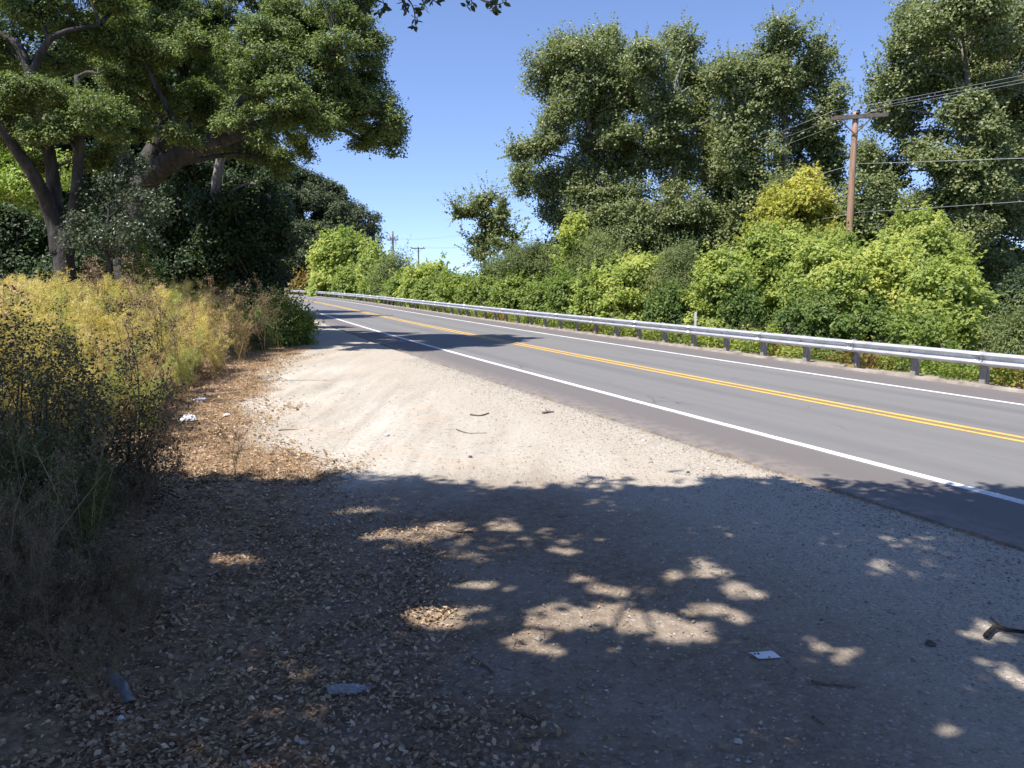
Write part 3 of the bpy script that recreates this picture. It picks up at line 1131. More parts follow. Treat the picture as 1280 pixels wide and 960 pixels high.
def bush(kind, px, top, Y, hw, label, name='bush', group='bushes growing behind the guardrail', zb=None, leafk=1.0, free=False):
    """a many-stemmed bush built at its own size: clumps through a dome, foliage nearly to the ground"""
    while not free and offset_of(W(px, top, Y)[0], Y) < 6.2 + .75 * hw * Y / F:
        Y += .5
    t = W(px, top, Y)
    z = float(ground_z(t[0], Y)) if zb is None else zb
    H = t[2] - z + .1
    Rr = hw * Y / F
    o = thing(name, label, 'bush', (t[0], Y, z - .1), group)
    lod = max(1.0, Y / 34.0)
    leaf = {'dg': .14, 'bw': .16, 'go': .15, 'yg': .155, 'gr': .14, 'wi': .11, 'br': .14, 'iv': .16}[kind] * lod * leafk
    n = int(np.clip(8.5 * (H * Rr) ** .62, 9, 36))
    bl = []
    for i in range(n):
        a = i * 2.399 + rng.uniform(-.5, .5)
        rr = Rr * math.sqrt((i + .2) / n) * .78
        h = H * (1.0 - .30 * (rr / Rr) ** 2.2) * rng.uniform(.70, 1.0)
        q = rng.uniform(.18, .34) * min(Rr, H * .6) * (1.0 if i else 1.15)
        if i == 0:
            h = H * .97
        bl.append((rr * math.cos(a), rr * math.sin(a), h - q * .8, q * 1.1, q * 1.1, q * .85))
        h2 = h * rng.uniform(.40, .68)
        bl.append((rr * 1.12 * math.cos(a + .4), rr * 1.12 * math.sin(a + .4), h2, q * 1.05, q * 1.05, q))
        if rng.random() < .6:
            bl.append((rr * 1.2 * math.cos(a - .4), rr * 1.2 * math.sin(a - .4), max(.3 * q, h * rng.uniform(.1, .3)), q, q, q * .8))
    bl = np.array(bl)
    lump = .26 * lod if kind != 'wi' else .34 * lod
    P, N, T, LC = crown_points(bl, lump, .62, 20 if kind != 'wi' else 34, .75, .85, .5, .7, None, (.6, 1.6))
    a, b, c = shoots(bl[bl[:, 2] > .4 * H], int(70 + 42 * Rr * H / lod ** 2), .62 * lod * (1.5 if kind == 'wi' else 1.0), 14, .075 * lod)
    P, N, T = np.vstack([P, a]), np.vstack([N, b]), np.concatenate([T, c])
    T = np.clip(T + .22 * noise2(P[:, 0] * 1.1 / lod, P[:, 2] * 1.3 / lod, px * .01), 0, 1)
    ok = P[:, 2] > .03
    me = leaf_mesh('foliage', P[ok], N[ok], leaf * rng.uniform(.65, 1.3, ok.sum()), T[ok], .62 if kind != 'wi' else .36)
    obj('foliage', me, M[BMAT[kind]], o)
    mb = MB()
    for bb in bl:
        e = bb[:3]
        st = np.array([rng.normal() * .15, rng.normal() * .15, 0])
        S = spline([st, st * .5 + e * np.array([.45, .45, .55]), e], 3)
        mb.tube(S, np.linspace(.035 + .004 * H, .012, len(S)) * (.28 if leafk < .5 else 1), 5, cap=False)
    obj('stem', mb.mesh('stem', True), M['bark'], o)
    return o


# tall yellow-green ones behind the pole, then the front row from right to left
B_LIST = [
    ('go', 1008, 210, 45, 56, 'tall golden yellow bush just left of the wooden utility pole'),
    ('go', 965, 248, 44, 32, 'yellowish bush left of the tallest yellow-green bush by the pole'),
    ('yg', 1100, 232, 45, 60, 'tall yellow-green bush just right of the wooden utility pole'),
    ('yg', 1155, 262, 40, 55, 'broad yellow-green bush below the lower cable, right of the wooden pole'),
    ('gr', 1050, 285, 36, 60, 'green bush in front of the foot of the wooden utility pole'),
    ('yg', 965, 280, 34, 52, 'bright yellow-green bush with a rounded top left of the pole foot'),
    ('yg', 1035, 300, 30, 55, 'yellow-green bush hiding the foot of the wooden utility pole'),
    ('yg', 1110, 290, 30, 62, 'large bright yellow-green bush right of the pole foot'),
    ('yg', 1185, 318, 27, 50, 'yellow-green bush reaching low towards the guardrail near the right edge'),
    ('dg', 1005, 372, 27.5, 34, 'low shade-darkened green bush behind the guardrail below the pole'),
    ('dg', 1085, 385, 26, 36, 'shade-darkened green bush with broad leaves behind the guardrail right of the pole'),
    ('gr', 1150, 390, 24.5, 40, 'low green bush hugging the guardrail below the yellow-green bushes'),
    ('wi', 1278, 372, 24, 40, 'olive bush at the right edge of the picture above the guardrail'),
    ('yg', 905, 312, 33, 42, 'yellow-green bush directly right of the pale marker post'),
    ('dg', 935, 366, 31, 30, 'shade-darkened green bush behind the guardrail between marker post and pole'),
    ('wi', 850, 305, 37, 40, 'olive grey bush rising just left of the marker post'),
    ('yg', 800, 316, 39, 48, 'rounded light green bush behind the middle of the guardrail'),
    ('yg', 760, 335, 40, 40, 'light green bush left of the rounded middle bush'),
    ('dg', 835, 364, 34, 28, 'shade-darkened green bush low behind the guardrail near the marker post'),
    ('gr', 715, 345, 43, 36, 'green bush below the tall pale sapling'),
    ('yg', 718, 268, 47, 22, 'tall narrow pale green sapling in front of the leftmost cottonwood'),
    ('wi', 750, 285, 46, 38, 'grey-green willow bush under the twin-topped cottonwood'),
    ('wi', 668, 300, 52, 44, 'feathery grey-green willow bush below the leftmost cottonwood'),
    ('gr', 690, 350, 46, 34, 'green bush at the foot of the feathery willow'),
    ('wi', 632, 318, 58, 34, 'olive bush right of the small airy tree'),
    ('gr', 650, 345, 50, 34, 'low rounded green bush behind the rail in the middle distance'),
    ('gr', 610, 342, 56, 36, 'green bush under the small airy tree'),
    ('gr', 575, 345, 62, 34, 'low green bush left of the small airy tree'),
    ('yg', 535, 330, 72, 34, 'yellow-topped bush below the distant T-shaped pole'),
    ('gr', 548, 348, 66, 30, 'dark hollow green bush below the yellow-topped bush'),
    ('wi', 492, 318, 92, 26, 'grey-green bush below the distant two-armed pole'),
    ('gr', 508, 345, 80, 28, 'low green bush between the two distant poles'),
    ('yg', 470, 312, 100, 18, 'yellow-green shoot bush right of the light green roadside tree'),
    ('gr', 478, 345, 92, 26, 'low dense green bush far along the guardrail'),
    ('br', 383, 348, 128, 17, 'rusty orange bush at the far end of the guardrail'),
]
for a in B_LIST:
    bush(*a)
lt = bush('yg', 428, 288, 108, 36, 'light green rounded tree before the dark oaks, far along the guardrail', 'young_tree', 'bushes growing behind the guardrail')
bush('gr', 445, 335, 104, 28, 'green skirt of growth under the light green roadside tree')
bush('gr', 405, 342, 118, 16, 'small green bush left of the light green roadside tree')
# back row that fills behind the bushes
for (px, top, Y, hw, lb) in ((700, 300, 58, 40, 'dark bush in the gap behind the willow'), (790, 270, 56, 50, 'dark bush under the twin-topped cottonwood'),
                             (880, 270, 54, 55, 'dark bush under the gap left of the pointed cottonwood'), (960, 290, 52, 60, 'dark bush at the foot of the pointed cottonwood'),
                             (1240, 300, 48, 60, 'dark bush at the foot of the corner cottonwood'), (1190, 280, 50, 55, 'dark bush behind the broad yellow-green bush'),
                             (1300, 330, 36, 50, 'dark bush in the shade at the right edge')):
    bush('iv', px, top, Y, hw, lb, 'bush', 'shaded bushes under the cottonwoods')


# low growth just behind the rail
def low_growth():
    mats = [M['green'], M['yellowgreen'], M['brownleaf']]
    protos = []
    for sd, mt in ((31, 0), (32, 1), (33, 0), (34, 2)):
        r2 = np.random.default_rng(sd)
        n = 420
        a = r2.uniform(0, 6.28, n)
        r = .6 * np.sqrt(r2.random(n))
        P = np.column_stack([r * np.cos(a), r * np.sin(a), r2.random(n) ** .8 * (.85 - .5 * r / .6)])
        N = r2.normal(size=(n, 3)) * .7 + np.array([0, 0, .7])
        me = leaf_mesh('low_foliage', P, N, .10 * r2.uniform(.6, 1.3, n), np.clip(r2.normal(.55, .2, n), 0, 1), .7)
        me.materials.append(mats[mt])
        mb = MB()
        for k in range(9):
            d = r2.normal(size=3) * .3
            mb.tube([(0, 0, 0), (d[0] * .5, d[1] * .5, .4), (d[0], d[1], .75)], [.008, .006, .003], 3, cap=False)
        ms = mb.mesh('low_stem')
        ms.materials.append(M['twig'])
        protos.append((me, ms))
    S = np.interp([12.5, 95], AX_P[:, 1], AX_S)
    s = S[0]
    while s < S[1]:
        off = random.uniform(5.75, 7.1)
        P, h = axis_at(s, off)
        pk = random.choice((0, 0, 1, 1, 2, 2, 3))
        me, ms = protos[pk]
        o = thing('low_plant', ('low green leafy', 'low yellow-green leafy', 'low green leafy', 'low rusty-leaved')[pk] + ' plant growing at the foot of the guardrail', 'plant', (P[0], P[1], float(ground_z(P[0], P[1])) - .03),
                  ('low green plants behind the guardrail posts', 'low yellow-green plants behind the guardrail posts', 'low green plants behind the guardrail posts', 'low rusty plants behind the guardrail posts')[pk], random.uniform(0, 6.28))
        k = random.uniform(.7, 1.35)
        o.scale = (k * 1.15, k * 1.15, k * random.uniform(.8, 1.25))
        obj('foliage', me, None, o)
        obj('stem', ms, None, o)
        s += random.uniform(.35, .8) * (1 + max(0, P[1] - 25) / 40)


low_growth()

# ------------------------------------------------------------------ left-hand oaks
# trunk of the big spreading oak and its limbs, all standing about 24-34 m away
Y2 = 29.0
b = W(168, 322, Y2)
base = on_ground(b[0], Y2, -.2)
oak_rows = [
    (390, 38, 62, 46, -1), (345, 20, 50, 36, 1), (430, 15, 46, 34, 0), (462, 58, 26, 34, -1), (450, 95, 36, 40, 1), (405, 85, 44, 34, -2),
    (300, 88, 46, 34, -3), (345, 100, 50, 44, -3), (385, 135, 44, 34, -2), (440, 140, 40, 34, -1), (475, 150, 30, 36, -1), (490, 168, 24, 26, 0), (460, 175, 26, 20, 0),
    (420, 118, 40, 30, -1), (350, 150, 38, 26, -1), (300, 140, 40, 24, 0), (320, 190, 34, 22, 2), (375, 185, 20, 18, 1), (345, 205, 26, 18, 2), (250, 130, 44, 34, 0),
    (230, 45, 50, 48, 1), (175, 55, 48, 40, -2), (150, 100, 40, 34, -1), (205, 100, 46, 44, 1), (280, 35, 34, 36, 3), (180, 20, 46, 30, 2), (255, 90, 36, 40, 3), (120, 60, 36, 36, 3),
    (200, 150, 46, 36, 3), (160, 160, 38, 26, -2), (255, 175, 44, 28, 3), (300, -25, 80, 36, 0), (400, -30, 70, 34, 0), (200, -25, 80, 36, 1),
    (330, 172, 28, 14, -3), (286, 150, 26, 16, -3.5), (400, 158, 24, 20, -3), (228, 172, 30, 14, -3), (360, 120, 34, 24, -4), (250, 60, 30, 24, -3), (420, 60, 30, 24, -3), (325, 45, 34, 24, -3)]
bl = pb_blobs(oak_rows, Y2, 1.15)
Wp = lambda x, y, d=0: W(x, y, Y2 + d)
extra = [
    ([Wp(166, 290), Wp(178, 235), Wp(215, 200, -1), Wp(262, 178, -1.5), Wp(318, 160, -1.5), Wp(372, 150, -1), Wp(430, 150, -1), Wp(480, 168, 0)], .46, .07),
    ([Wp(168, 260), Wp(182, 205, 1), Wp(200, 170, 1.5), Wp(225, 110, 2), Wp(240, 50, 2)], .38, .10),
    ([Wp(372, 150, -1), Wp(395, 115, -1), Wp(400, 60, -1), Wp(395, 20, -1)], .16, .05),
    ([Wp(262, 178, -1.5), Wp(290, 140, -2.5), Wp(320, 100, -3)], .18, .06),
    ([Wp(425, 160, -1), Wp(440, 168, -.5), Wp(462, 178, 0), Wp(480, 182, 0)], .09, .03)]
tree('oak_tree', 'huge spreading oak with a thick grey limb reaching right over the verge', 'tree', base, [base, Wp(160, 322), Wp(168, 260), Wp(178, 215)], .62, bl,
     M['oak'], M['bark'], .098, .26, .80, 30, extra=extra, group='oaks along the left side of the road', sub=13, subf=.37, nsh=1500, shl=.5, shell=.5, flat=.7, up=.65, rnd=.7, aspect=.6)

Y1 = 24.0
b = W(78, 330, Y1)
base = on_ground(b[0], Y1, -.2)
Wq = lambda x, y, d=0: W(x, y, Y1 + d)
oak1 = [(30, 118, 44, 36, -1), (80, 120, 40, 32, 0), (115, 140, 36, 30, -1), (55, 160, 34, 26, -1), (140, 150, 34, 26, 0), (50, 20, 44, 26, 1), (100, 40, 40, 28, 2), (20, 170, 26, 26, 0),
        (-10, 60, 40, 40, 1), (-30, 140, 50, 50, 0), (75, 80, 34, 22, 2), (125, 190, 34, 30, 1), (160, 20, 50, 30, 3), (10, -20, 70, 34, 1), (100, -20, 70, 34, 1), (45, 205, 22, 22, 1)]
bl = pb_blobs(oak1, Y1, 1.1)
extra = [
    ([Wq(76, 318), Wq(66, 275), Wq(45, 225, -.5), Wq(15, 180, -1), Wq(-30, 120, -1.5)], .27, .10),
    ([Wq(80, 318), Wq(70, 250, .5), Wq(58, 170, .6), Wq(38, 95, .6), Wq(20, 55, .6), Wq(-20, 35, .5)], .22, .09),
    ([Wq(84, 318), Wq(93, 260, -.3), Wq(98, 200, -.3), Wq(100, 140, -.2), Wq(96, 95, 0)], .20, .08),
    ([Wq(38, 95, .6), Wq(58, 55, .5), Wq(80, 40, .5), Wq(125, 30, 1)], .12, .05),
    ([Wq(98, 96, -.8), Wq(110, 90, -1.1), Wq(122, 92, -1.2), Wq(131, 88, -1.2)], .05, .025)]
tree('oak_tree', 'oak at the left edge with several bare grey trunks leaning apart', 'tree', base, [base, Wq(80, 325), Wq(80, 300), Wq(78, 280)], .36, bl,
     M['oak'], M['bark'], .088, .23, .75, 28, extra=extra, group='oaks along the left side of the road', sub=11, subf=.37, nsh=900, shl=.4, shell=.5, flat=.7, up=.65, rnd=.7, aspect=.6)

# third trunk, wrapped in ivy
Y3 = 36.0
b = W(272, 320, Y3)
base = on_ground(b[0], Y3, -.2)
W3 = lambda x, y, d=0: W(x, y, Y3 + d)
ivy_rows = [(300, 250, 44, 40), (325, 290, 28, 60), (335, 235, 20, 34), (250, 260, 44, 44), (290, 320, 50, 40), (240, 330, 50, 34), (200, 290, 44, 50), (335, 335, 22, 40),
            (190, 340, 50, 30), (225, 225, 44, 34), (300, 200, 40, 26, 3), (260, 210, 40, 26, 3), (348, 300, 10, 40), (344, 350, 14, 30), (270, 290, 40, 40, -1.6), (275, 335, 40, 26, -1.6), (262, 262, 26, 20, -2.4), (285, 255, 20, 16, -2.4), (310, 345, 36, 24, -1.4), (225, 350, 40, 20, -1)]
tree('ivy_clad_tree', 'old tree smothered in dark ivy at the right end of the shaded thicket', 'tree', base, [base, W3(272, 310), W3(272, 250), W3(276, 200)], .38, pb_blobs(ivy_rows, Y3 - .8, .9, 1.2),
     M['ivy'], M['barkpale'], .16, .42, 1.0, 44, sub=4, subf=.55, nsh=300, shl=.6, extra=[([W3(262, 345, -1.0), W3(264, 290, -1.6), W3(270, 235, -2.2), W3(274, 205, -2.2), W3(282, 180, -2.0)], .26, .15)], shell=.5, up=.35)

# sprays of lighter leaves hanging in front of the trunks
Y4 = 23.0
b = W(140, 300, Y4)
base = on_ground(b[0], Y4, -.1)
el_rows = [(120, 245, 26, 16), (105, 285, 22, 18), (150, 225, 30, 18), (175, 250, 30, 12), (140, 270, 24, 16), (165, 205, 22, 16), (200, 262, 20, 10), (120, 305, 26, 14), (90, 300, 16, 16), (160, 290, 24, 22), (186, 300, 16, 18), (150, 318, 26, 14), (190, 275, 16, 12)]
tree('elder_bush', 'grey-green leafy bush hanging in front of the oak trunks', 'bush', base, [base, W(135, 320, Y4), W(135, 280, Y4), W(140, 230, Y4)], .07,
     pb_blobs(el_rows, Y4, .9, .8), leaf_mat('elder_leaf', (.032, .046, .025), (.068, .090, .048), (.125, .150, .085), .25, rough=.4), M['bark'], .10, .34, .8, 34, shell=.3)
vi_rows = [(164, 290, 10, 16), (172, 318, 16, 16), (180, 340, 18, 12), (168, 335, 14, 14)]
b = W(172, 345, 25.0)
base = on_ground(b[0], 25.)
tree('vine', 'bright green sunlit vine climbing beside the big oak trunk', 'vine', base, [base, W(172, 340, 25.), W(168, 310, 25.), W(164, 285, 25.)], .03,
     pb_blobs(vi_rows, 25., .9, .3), M['green'], M['bark'], .10, .25, .9, 26, shell=.2)
# sunlit thicket on the left bank and dark growth below it
hl_rows = [(10, 205, 40, 24), (-30, 220, 50, 40), (30, 235, 30, 20), (10, 258, 44, 18), (50, 262, 16, 14), (-20, 180, 40, 26), (75, 215, 14, 20)]
b = W(5, 330, 40.)
base = on_ground(b[0], 40.)
M['sunvine'] = leaf_mat('sunlit_vine_leaf', (.20, .30, .06), (.36, .46, .12), (.56, .62, .22), .45)  # leaf colours brightened to make the thicket look sunlit
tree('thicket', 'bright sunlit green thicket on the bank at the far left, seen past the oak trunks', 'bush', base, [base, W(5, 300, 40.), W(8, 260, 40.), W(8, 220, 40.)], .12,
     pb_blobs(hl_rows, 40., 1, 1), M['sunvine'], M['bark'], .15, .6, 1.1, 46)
dk_rows = [(20, 300, 40, 34), (-30, 300, 50, 50), (55, 315, 24, 28), (10, 340, 50, 22), (110, 330, 40, 30), (60, 345, 40, 20)]
b = W(20, 345, 30.)
base = on_ground(b[0], 30.)
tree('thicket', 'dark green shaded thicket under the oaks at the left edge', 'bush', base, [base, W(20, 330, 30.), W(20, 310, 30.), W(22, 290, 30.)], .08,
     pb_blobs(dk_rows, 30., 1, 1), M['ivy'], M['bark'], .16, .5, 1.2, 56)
# dense wood behind
bk = [(-80, 120, 110, 110), (40, 100, 80, 90), (120, 160, 80, 90), (200, 120, 80, 80), (270, 130, 50, 60), (60, 240, 80, 70), (170, 260, 90, 70), (260, 260, 70, 80), (310, 250, 40, 80), (110, 310, 110, 50), (240, 320, 90, 50), (-70, 260, 90, 90)]
b = W(150, 330, 52.)
base = on_ground(b[0], 52.)
tree('oak_tree', 'dark dense oak wood closing the view behind the left-hand trunks', 'tree', base, [base, W(150, 320, 52.), W(150, 240, 52.), W(160, 150, 52.)], .6,
     pb_blobs(bk, 52., .7, 4), M['ivy'], M['bark'], .32, 1.1, 1.25, 70, group='oaks along the left side of the road')

# ------------------------------------------------------------------ oak over the camera: crown mostly above the picture, casting the foreground shade
PATCH = [  # sun flecks (ellipses on the ground): centre px, half sizes px
    (690, 770, 60, 20), (780, 772, 80, 20), (850, 790, 60, 20), (565, 768, 50, 13), (610, 738, 30, 9), (935, 738, 34, 13), (870, 712, 30, 9), (890, 760, 40, 12),
    (720, 720, 36, 8), (1000, 800, 20, 14), (1050, 815, 28, 12), (1230, 788, 46, 14), (1278, 845, 26, 18), (830, 600, 40, 8), (490, 668, 44, 7), (560, 660, 40, 8), (640, 655, 30, 8),
    (700, 690, 40, 6), (305, 700, 26, 9), (1160, 905, 24, 14), (455, 640, 40, 6), (770, 735, 40, 9), (905, 775, 30, 9), (660, 800, 40, 8)]
PE = []
for (x, y, a, c) in PATCH:
    g = G(x, y)
    g2 = G(x, y - c)
    PE.append((g[0], g[1], a * .82 * g[1] / F, max(.10, .85 * abs(g2[1] - g[1]))))


def near_keep(P):
    gx = P[:, 0] + KX * P[:, 2]
    gy = P[:, 1] + KY * P[:, 2]
    lim = 9.55 + .22 * noise2(gx * 1.6, gx * .3, 2) + .14 * noise2(gx * 5.1, gx, 3) - .26 * np.clip(gx - 3.2, 0, 6) - .5 * sstep(-1.0, .3, gx) * (1 - sstep(.3, 1.2, gx)) + .12 * noise2(gx * 11, gx * 2, 5) + np.clip(rng.normal(0, .16, len(P)), -.4, .3)
    ok = gy < lim
    for (ex, ey, a, c) in PE:
        q = ((gx - ex + .15 * noise2(gx * 4, gy * 4, 1)) / a) ** 2 + ((gy - ey + .13 * noise2(gx * 3, gy * 5, 7)) / c) ** 2 + .95 * np.clip(noise2(gx * 7.5, gy * 8.5, 3), 0, 1)
        ok &= rng.random(len(P)) > np.clip(1.55 - .62 * q, 0, .99)
    # loose, thinner foliage here and there lets soft light through
    thin = noise2(gx * 1.3 + 4, gy * 1.9, 21)
    ok &= ~((thin > .55) & (gx > -1.2) & (gx < 1.9) & (gy > 4.8) & (rng.random(len(P)) < .80))
    px, py, f = pix(P)
    inframe = (f > .1) & (py > -14) & (px > -40) & (px < 1320) & (py < 1000)
    return ok & ~inframe


nb = []
r3 = np.random.default_rng(77)
for gx0 in np.arange(-11.5, 11.6, 1.2):
    for gy0 in np.arange(-3.2, 9.9, 1.2):
        z = r3.uniform(6.6, 12.5)
        if (gx0 > 5.5 and r3.random() < .25) or (gy0 < 2.3 and r3.random() < .55):
            continue
        gx = gx0 + r3.uniform(-.35, .35)
        gy = gy0 + r3.uniform(-.35, .35)
        s = r3.uniform(.85, 1.3)
        nb.append((gx - KX * z, gy - KY * z, z, s, s, s * .6))
nb = np.array(nb)
base = on_ground(-5.6, -3.2, -.2)
tr = [base, base + (.2, .1, 1.6), base + (.5, .3, 3.0), base + (1.0, .9, 4.6)]
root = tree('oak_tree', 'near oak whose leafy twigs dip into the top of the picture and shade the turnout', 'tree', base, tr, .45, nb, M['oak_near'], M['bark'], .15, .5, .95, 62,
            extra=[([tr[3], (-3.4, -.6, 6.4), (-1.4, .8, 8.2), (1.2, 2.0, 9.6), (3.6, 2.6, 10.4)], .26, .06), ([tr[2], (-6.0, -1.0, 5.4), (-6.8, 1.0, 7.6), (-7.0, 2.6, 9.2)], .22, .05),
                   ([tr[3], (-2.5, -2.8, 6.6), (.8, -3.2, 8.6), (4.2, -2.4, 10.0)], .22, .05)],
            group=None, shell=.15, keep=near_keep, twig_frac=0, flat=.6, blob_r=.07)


def sprigs():
    """the leafy twig ends that hang into the frame from the near oak"""
    r4 = np.random.default_rng(5)
    P, N, D, L = [], [], [], []
    mb = MB()
    specs = [  # twig polylines in photo pixels at about 5 m
        [(400, -60), (432, -22), (448, 4), (455, 16)], [(432, -22), (468, -12), (480, 6), (470, 16)], [(470, -40), (497, -14), (505, 6), (509, 14)],
        [(497, -14), (515, 6), (519, 26), (518, 36)], [(500, -30), (530, -8), (545, 2), (550, -2)], [(560, -40), (580, -14), (590, 3), (583, 8)],
        [(580, -14), (602, 0), (618, 6), (633, 2)], [(602, -2), (612, 6), (618, 14), (622, 14)], [(420, -30), (446, -8), (452, 6), (462, 12)], [(520, -20), (528, 0), (530, 10), (524, 14)]]
    for sp in specs:
        Yd = r4.uniform(4.9, 5.3)
        S = spline([W(x, y, Yd + .1 * r4.normal()) for x, y in sp], 5)
        mb.tube(S - base, np.linspace(.006, .0018, len(S)), 4, cap=False)
        n = 16
        for k in range(n):
            t = .35 + .65 * k / (n - 1)
            i = min(len(S) - 2, int(t * (len(S) - 1)))
            d = unit(S[i + 1] - S[i])
            c = S[i] + (S[i + 1] - S[i]) * r4.random()
            out = unit(d * .7 + r4.normal(size=3) * .75)
            l = r4.uniform(.036, .056)
            P.append(c + out * l * .55)
            D.append(out)
            N.append(r4.normal(size=3) + np.array([0, -.4, .5]))
            L.append(l)
    P, N, D, L = map(np.array, (P, N, D, L))
    b = unit(np.cross(unit(N), D))
    n2 = np.cross(D, b)
    L = L[:, None]
    ring = [(-.5, 0, 0), (-.25, .24, .06), (.12, .26, .07), (.5, 0, 0), (.12, -.26, .07), (-.25, -.24, .06)]
    V = np.stack([P + D * L * a + b * L * c + n2 * L * e for a, c, e in ring], 1).reshape(-1, 3)
    q = np.arange(len(P))[:, None] * 6
    Fq = np.vstack([q + np.array([[0, 1, 2, 3]]), q + np.array([[0, 3, 4, 5]])])
    me = make_mesh('leafy_twigs', V - base, [Fq], {'tint': np.repeat(r4.uniform(.2, .8, len(P)), 6)})
    obj('leafy_twigs', me, M['oak_near'], root)['kind'] = 'stuff'
    obj('twigs', mb.mesh('twigs'), M['bark'], root)['kind'] = 'stuff'


sprigs()


# ------------------------------------------------------------------ fennel
def hairs(C, n, L, wdt, r, up=.5):
    """n thin triangles around each centre C"""
    k = len(C)
    idx = np.repeat(np.arange(k), n)
    d = unit(r.normal(size=(len(idx), 3)) + np.array([0, 0, up]))
    l = L * r.uniform(.5, 1.2, len(idx))[:, None]
    s = unit(np.cross(d, SUNDIR + .45 * r.normal(size=d.shape))) * wdt
    o = C[idx] + r.normal(0, L * .18, (len(idx), 3))
    mid = o + d * l
    V = np.stack([o - s / 2, o + s / 2, mid], 1).reshape(-1, 3)
    return V, np.arange(len(V)).reshape(-1, 3)


def fennel_proto(seed, mat, H=1.9, stems=9, dens=1.0, wdt=.009, lean=.24):
    r = np.random.default_rng(seed)
    mb = MB()
    C, U = [], []
    for k in range(stems):
        a = r.uniform(0, 6.28)
        h = H * r.uniform(.72, 1.06)
        l = lean * r.uniform(.3, 1.3)
        p0 = np.array([.10 * math.cos(a), .10 * math.sin(a), 0])
        p2 = p0 + np.array([math.cos(a) * l * h, math.sin(a) * l * h, h])
        S = spline([p0, (p0 + p2) / 2 + np.array([-.04 * math.cos(a), -.04 * math.sin(a), .05]), p2], 5)
        mb.tube(S, np.linspace(.009, .004, len(S)), 4, cap=False, tint=r.uniform(.3, .9))
        for j in range(int(15 * dens)):
            t = r.uniform(.12, 1.0)
            i = min(len(S) - 2, int(t * (len(S) - 1)))
            c = S[i] + (S[i + 1] - S[i]) * r.random()
            d = unit(np.array([r.normal(), r.normal(), .9 + .3 * r.random()]))
            q = c + d * r.uniform(.14, .42) * (1.15 - .5 * t)
            mb.tube([c, q], [.0045, .002], 3, cap=False, tint=r.uniform(.3, .9))
            if t > .62 and r.random() < .6:
                U.append(q)
            for u in np.linspace(.3, 1, 3):
                C.append(c + (q - c) * u)
        U.append(S[-1])
    C = np.array(C)
    V, Fq = hairs(C, 11, .12, wdt, r)
    tv = np.repeat(np.clip(np.repeat(r.normal(.48, .2, len(C)), 11) + r.normal(0, .12, len(C) * 11), 0, 1), 3)
    # umbels: rays and tiny flower heads
    um = MB()
    for u in U:
        ax = unit(np.array([r.normal() * .25, r.normal() * .25, 1]))
        for q in range(11):
            d = unit(ax + .75 * unit(r.normal(size=3)))
            e = u + d * r.uniform(.05, .085)
            s = .013
            um.add([e + (-s, 0, 0), e + (0, -s, .003), e + (s, 0, 0), e + (0, s, .003)], [[0, 1, 2, 3]], tint=r.uniform(.5, 1))
            um.add([u, u + (.002, .002, 0), e], None, [[0, 1, 2]], tint=.5)
    mf = make_mesh('fronds', V, [Fq], {'tint': tv})
    mf.materials.append(mat)
    ms = mb.mesh('stems')
    ms.materials.append(M['stalk'])
    mu = um.mesh('flower_heads')
    mu.materials.append(mat)
    return mf, ms, mu


FEN = [fennel_proto(s, M[k], dens=d) for s, k, d in ((41, 'fennel', 1), (42, 'fennel', 1), (43, 'fennel_olive', 1), (44, 'fennel_tan', .8), (47, 'fennel', 1.1))]
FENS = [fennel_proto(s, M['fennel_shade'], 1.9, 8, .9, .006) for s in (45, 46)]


def place_fennel(x, y, k, protos, label, group, name='fennel_plant', kz=1.0):
    mf, ms, mu = random.choice(protos)
    z = float(ground_z(x, y))
    k_ = mf.materials[0].name
    for w_ in ('tan', 'olive'):
        if k_.startswith(w_):
            label, group = label.replace('yellow', w_), w_ + ' ' + group
    o = thing(name, label, 'plant', (x, y, z - .03), group, random.uniform(0, 6.28))
    o.scale = (k, k, k * kz)
    obj('fronds', mf, None, o)
    obj('stems', ms, None, o)
    obj('flower_heads', mu, None, o)['kind'] = 'stuff'


def fennel_stand():
    r = random.Random(9)
    pts = []
    tries = 0
    while len(pts) < 150 and tries < 9000:
        tries += 1
        y = 8.4 + 19.0 * r.random() ** 1.1
        x = r.uniform(-.68 * y - 1.2, -2)
        lim = np.interp(y, [8, 10, 12.5, 16, 19, 25], [-4.6, -5.0, -5.7, -6.7, -7.3, -8.4])
        if x > lim + r.uniform(-.3, .2):
            continue
        if any((x - a) ** 2 + (y - b) ** 2 < .62 ** 2 for a, b in pts):
            continue
        pts.append((x, y))
    for x, y in pts:
        lim = float(np.interp(y, [8, 10, 12.5, 16, 19, 25], [-4.6, -5.0, -5.7, -6.7, -7.3, -8.4]))
        edge = min(1.0, .62 + (lim - x) * .25)
        z = float(ground_z(x, y))
        top = 2.38 - z + r.uniform(-.22, .12)
        k = edge * top / 2.05
        place_fennel(x, y, k, FEN, 'feathery yellow fennel plant in the sunlit stand on the left verge', 'fennel plants in the sunlit stand')


fennel_stand()


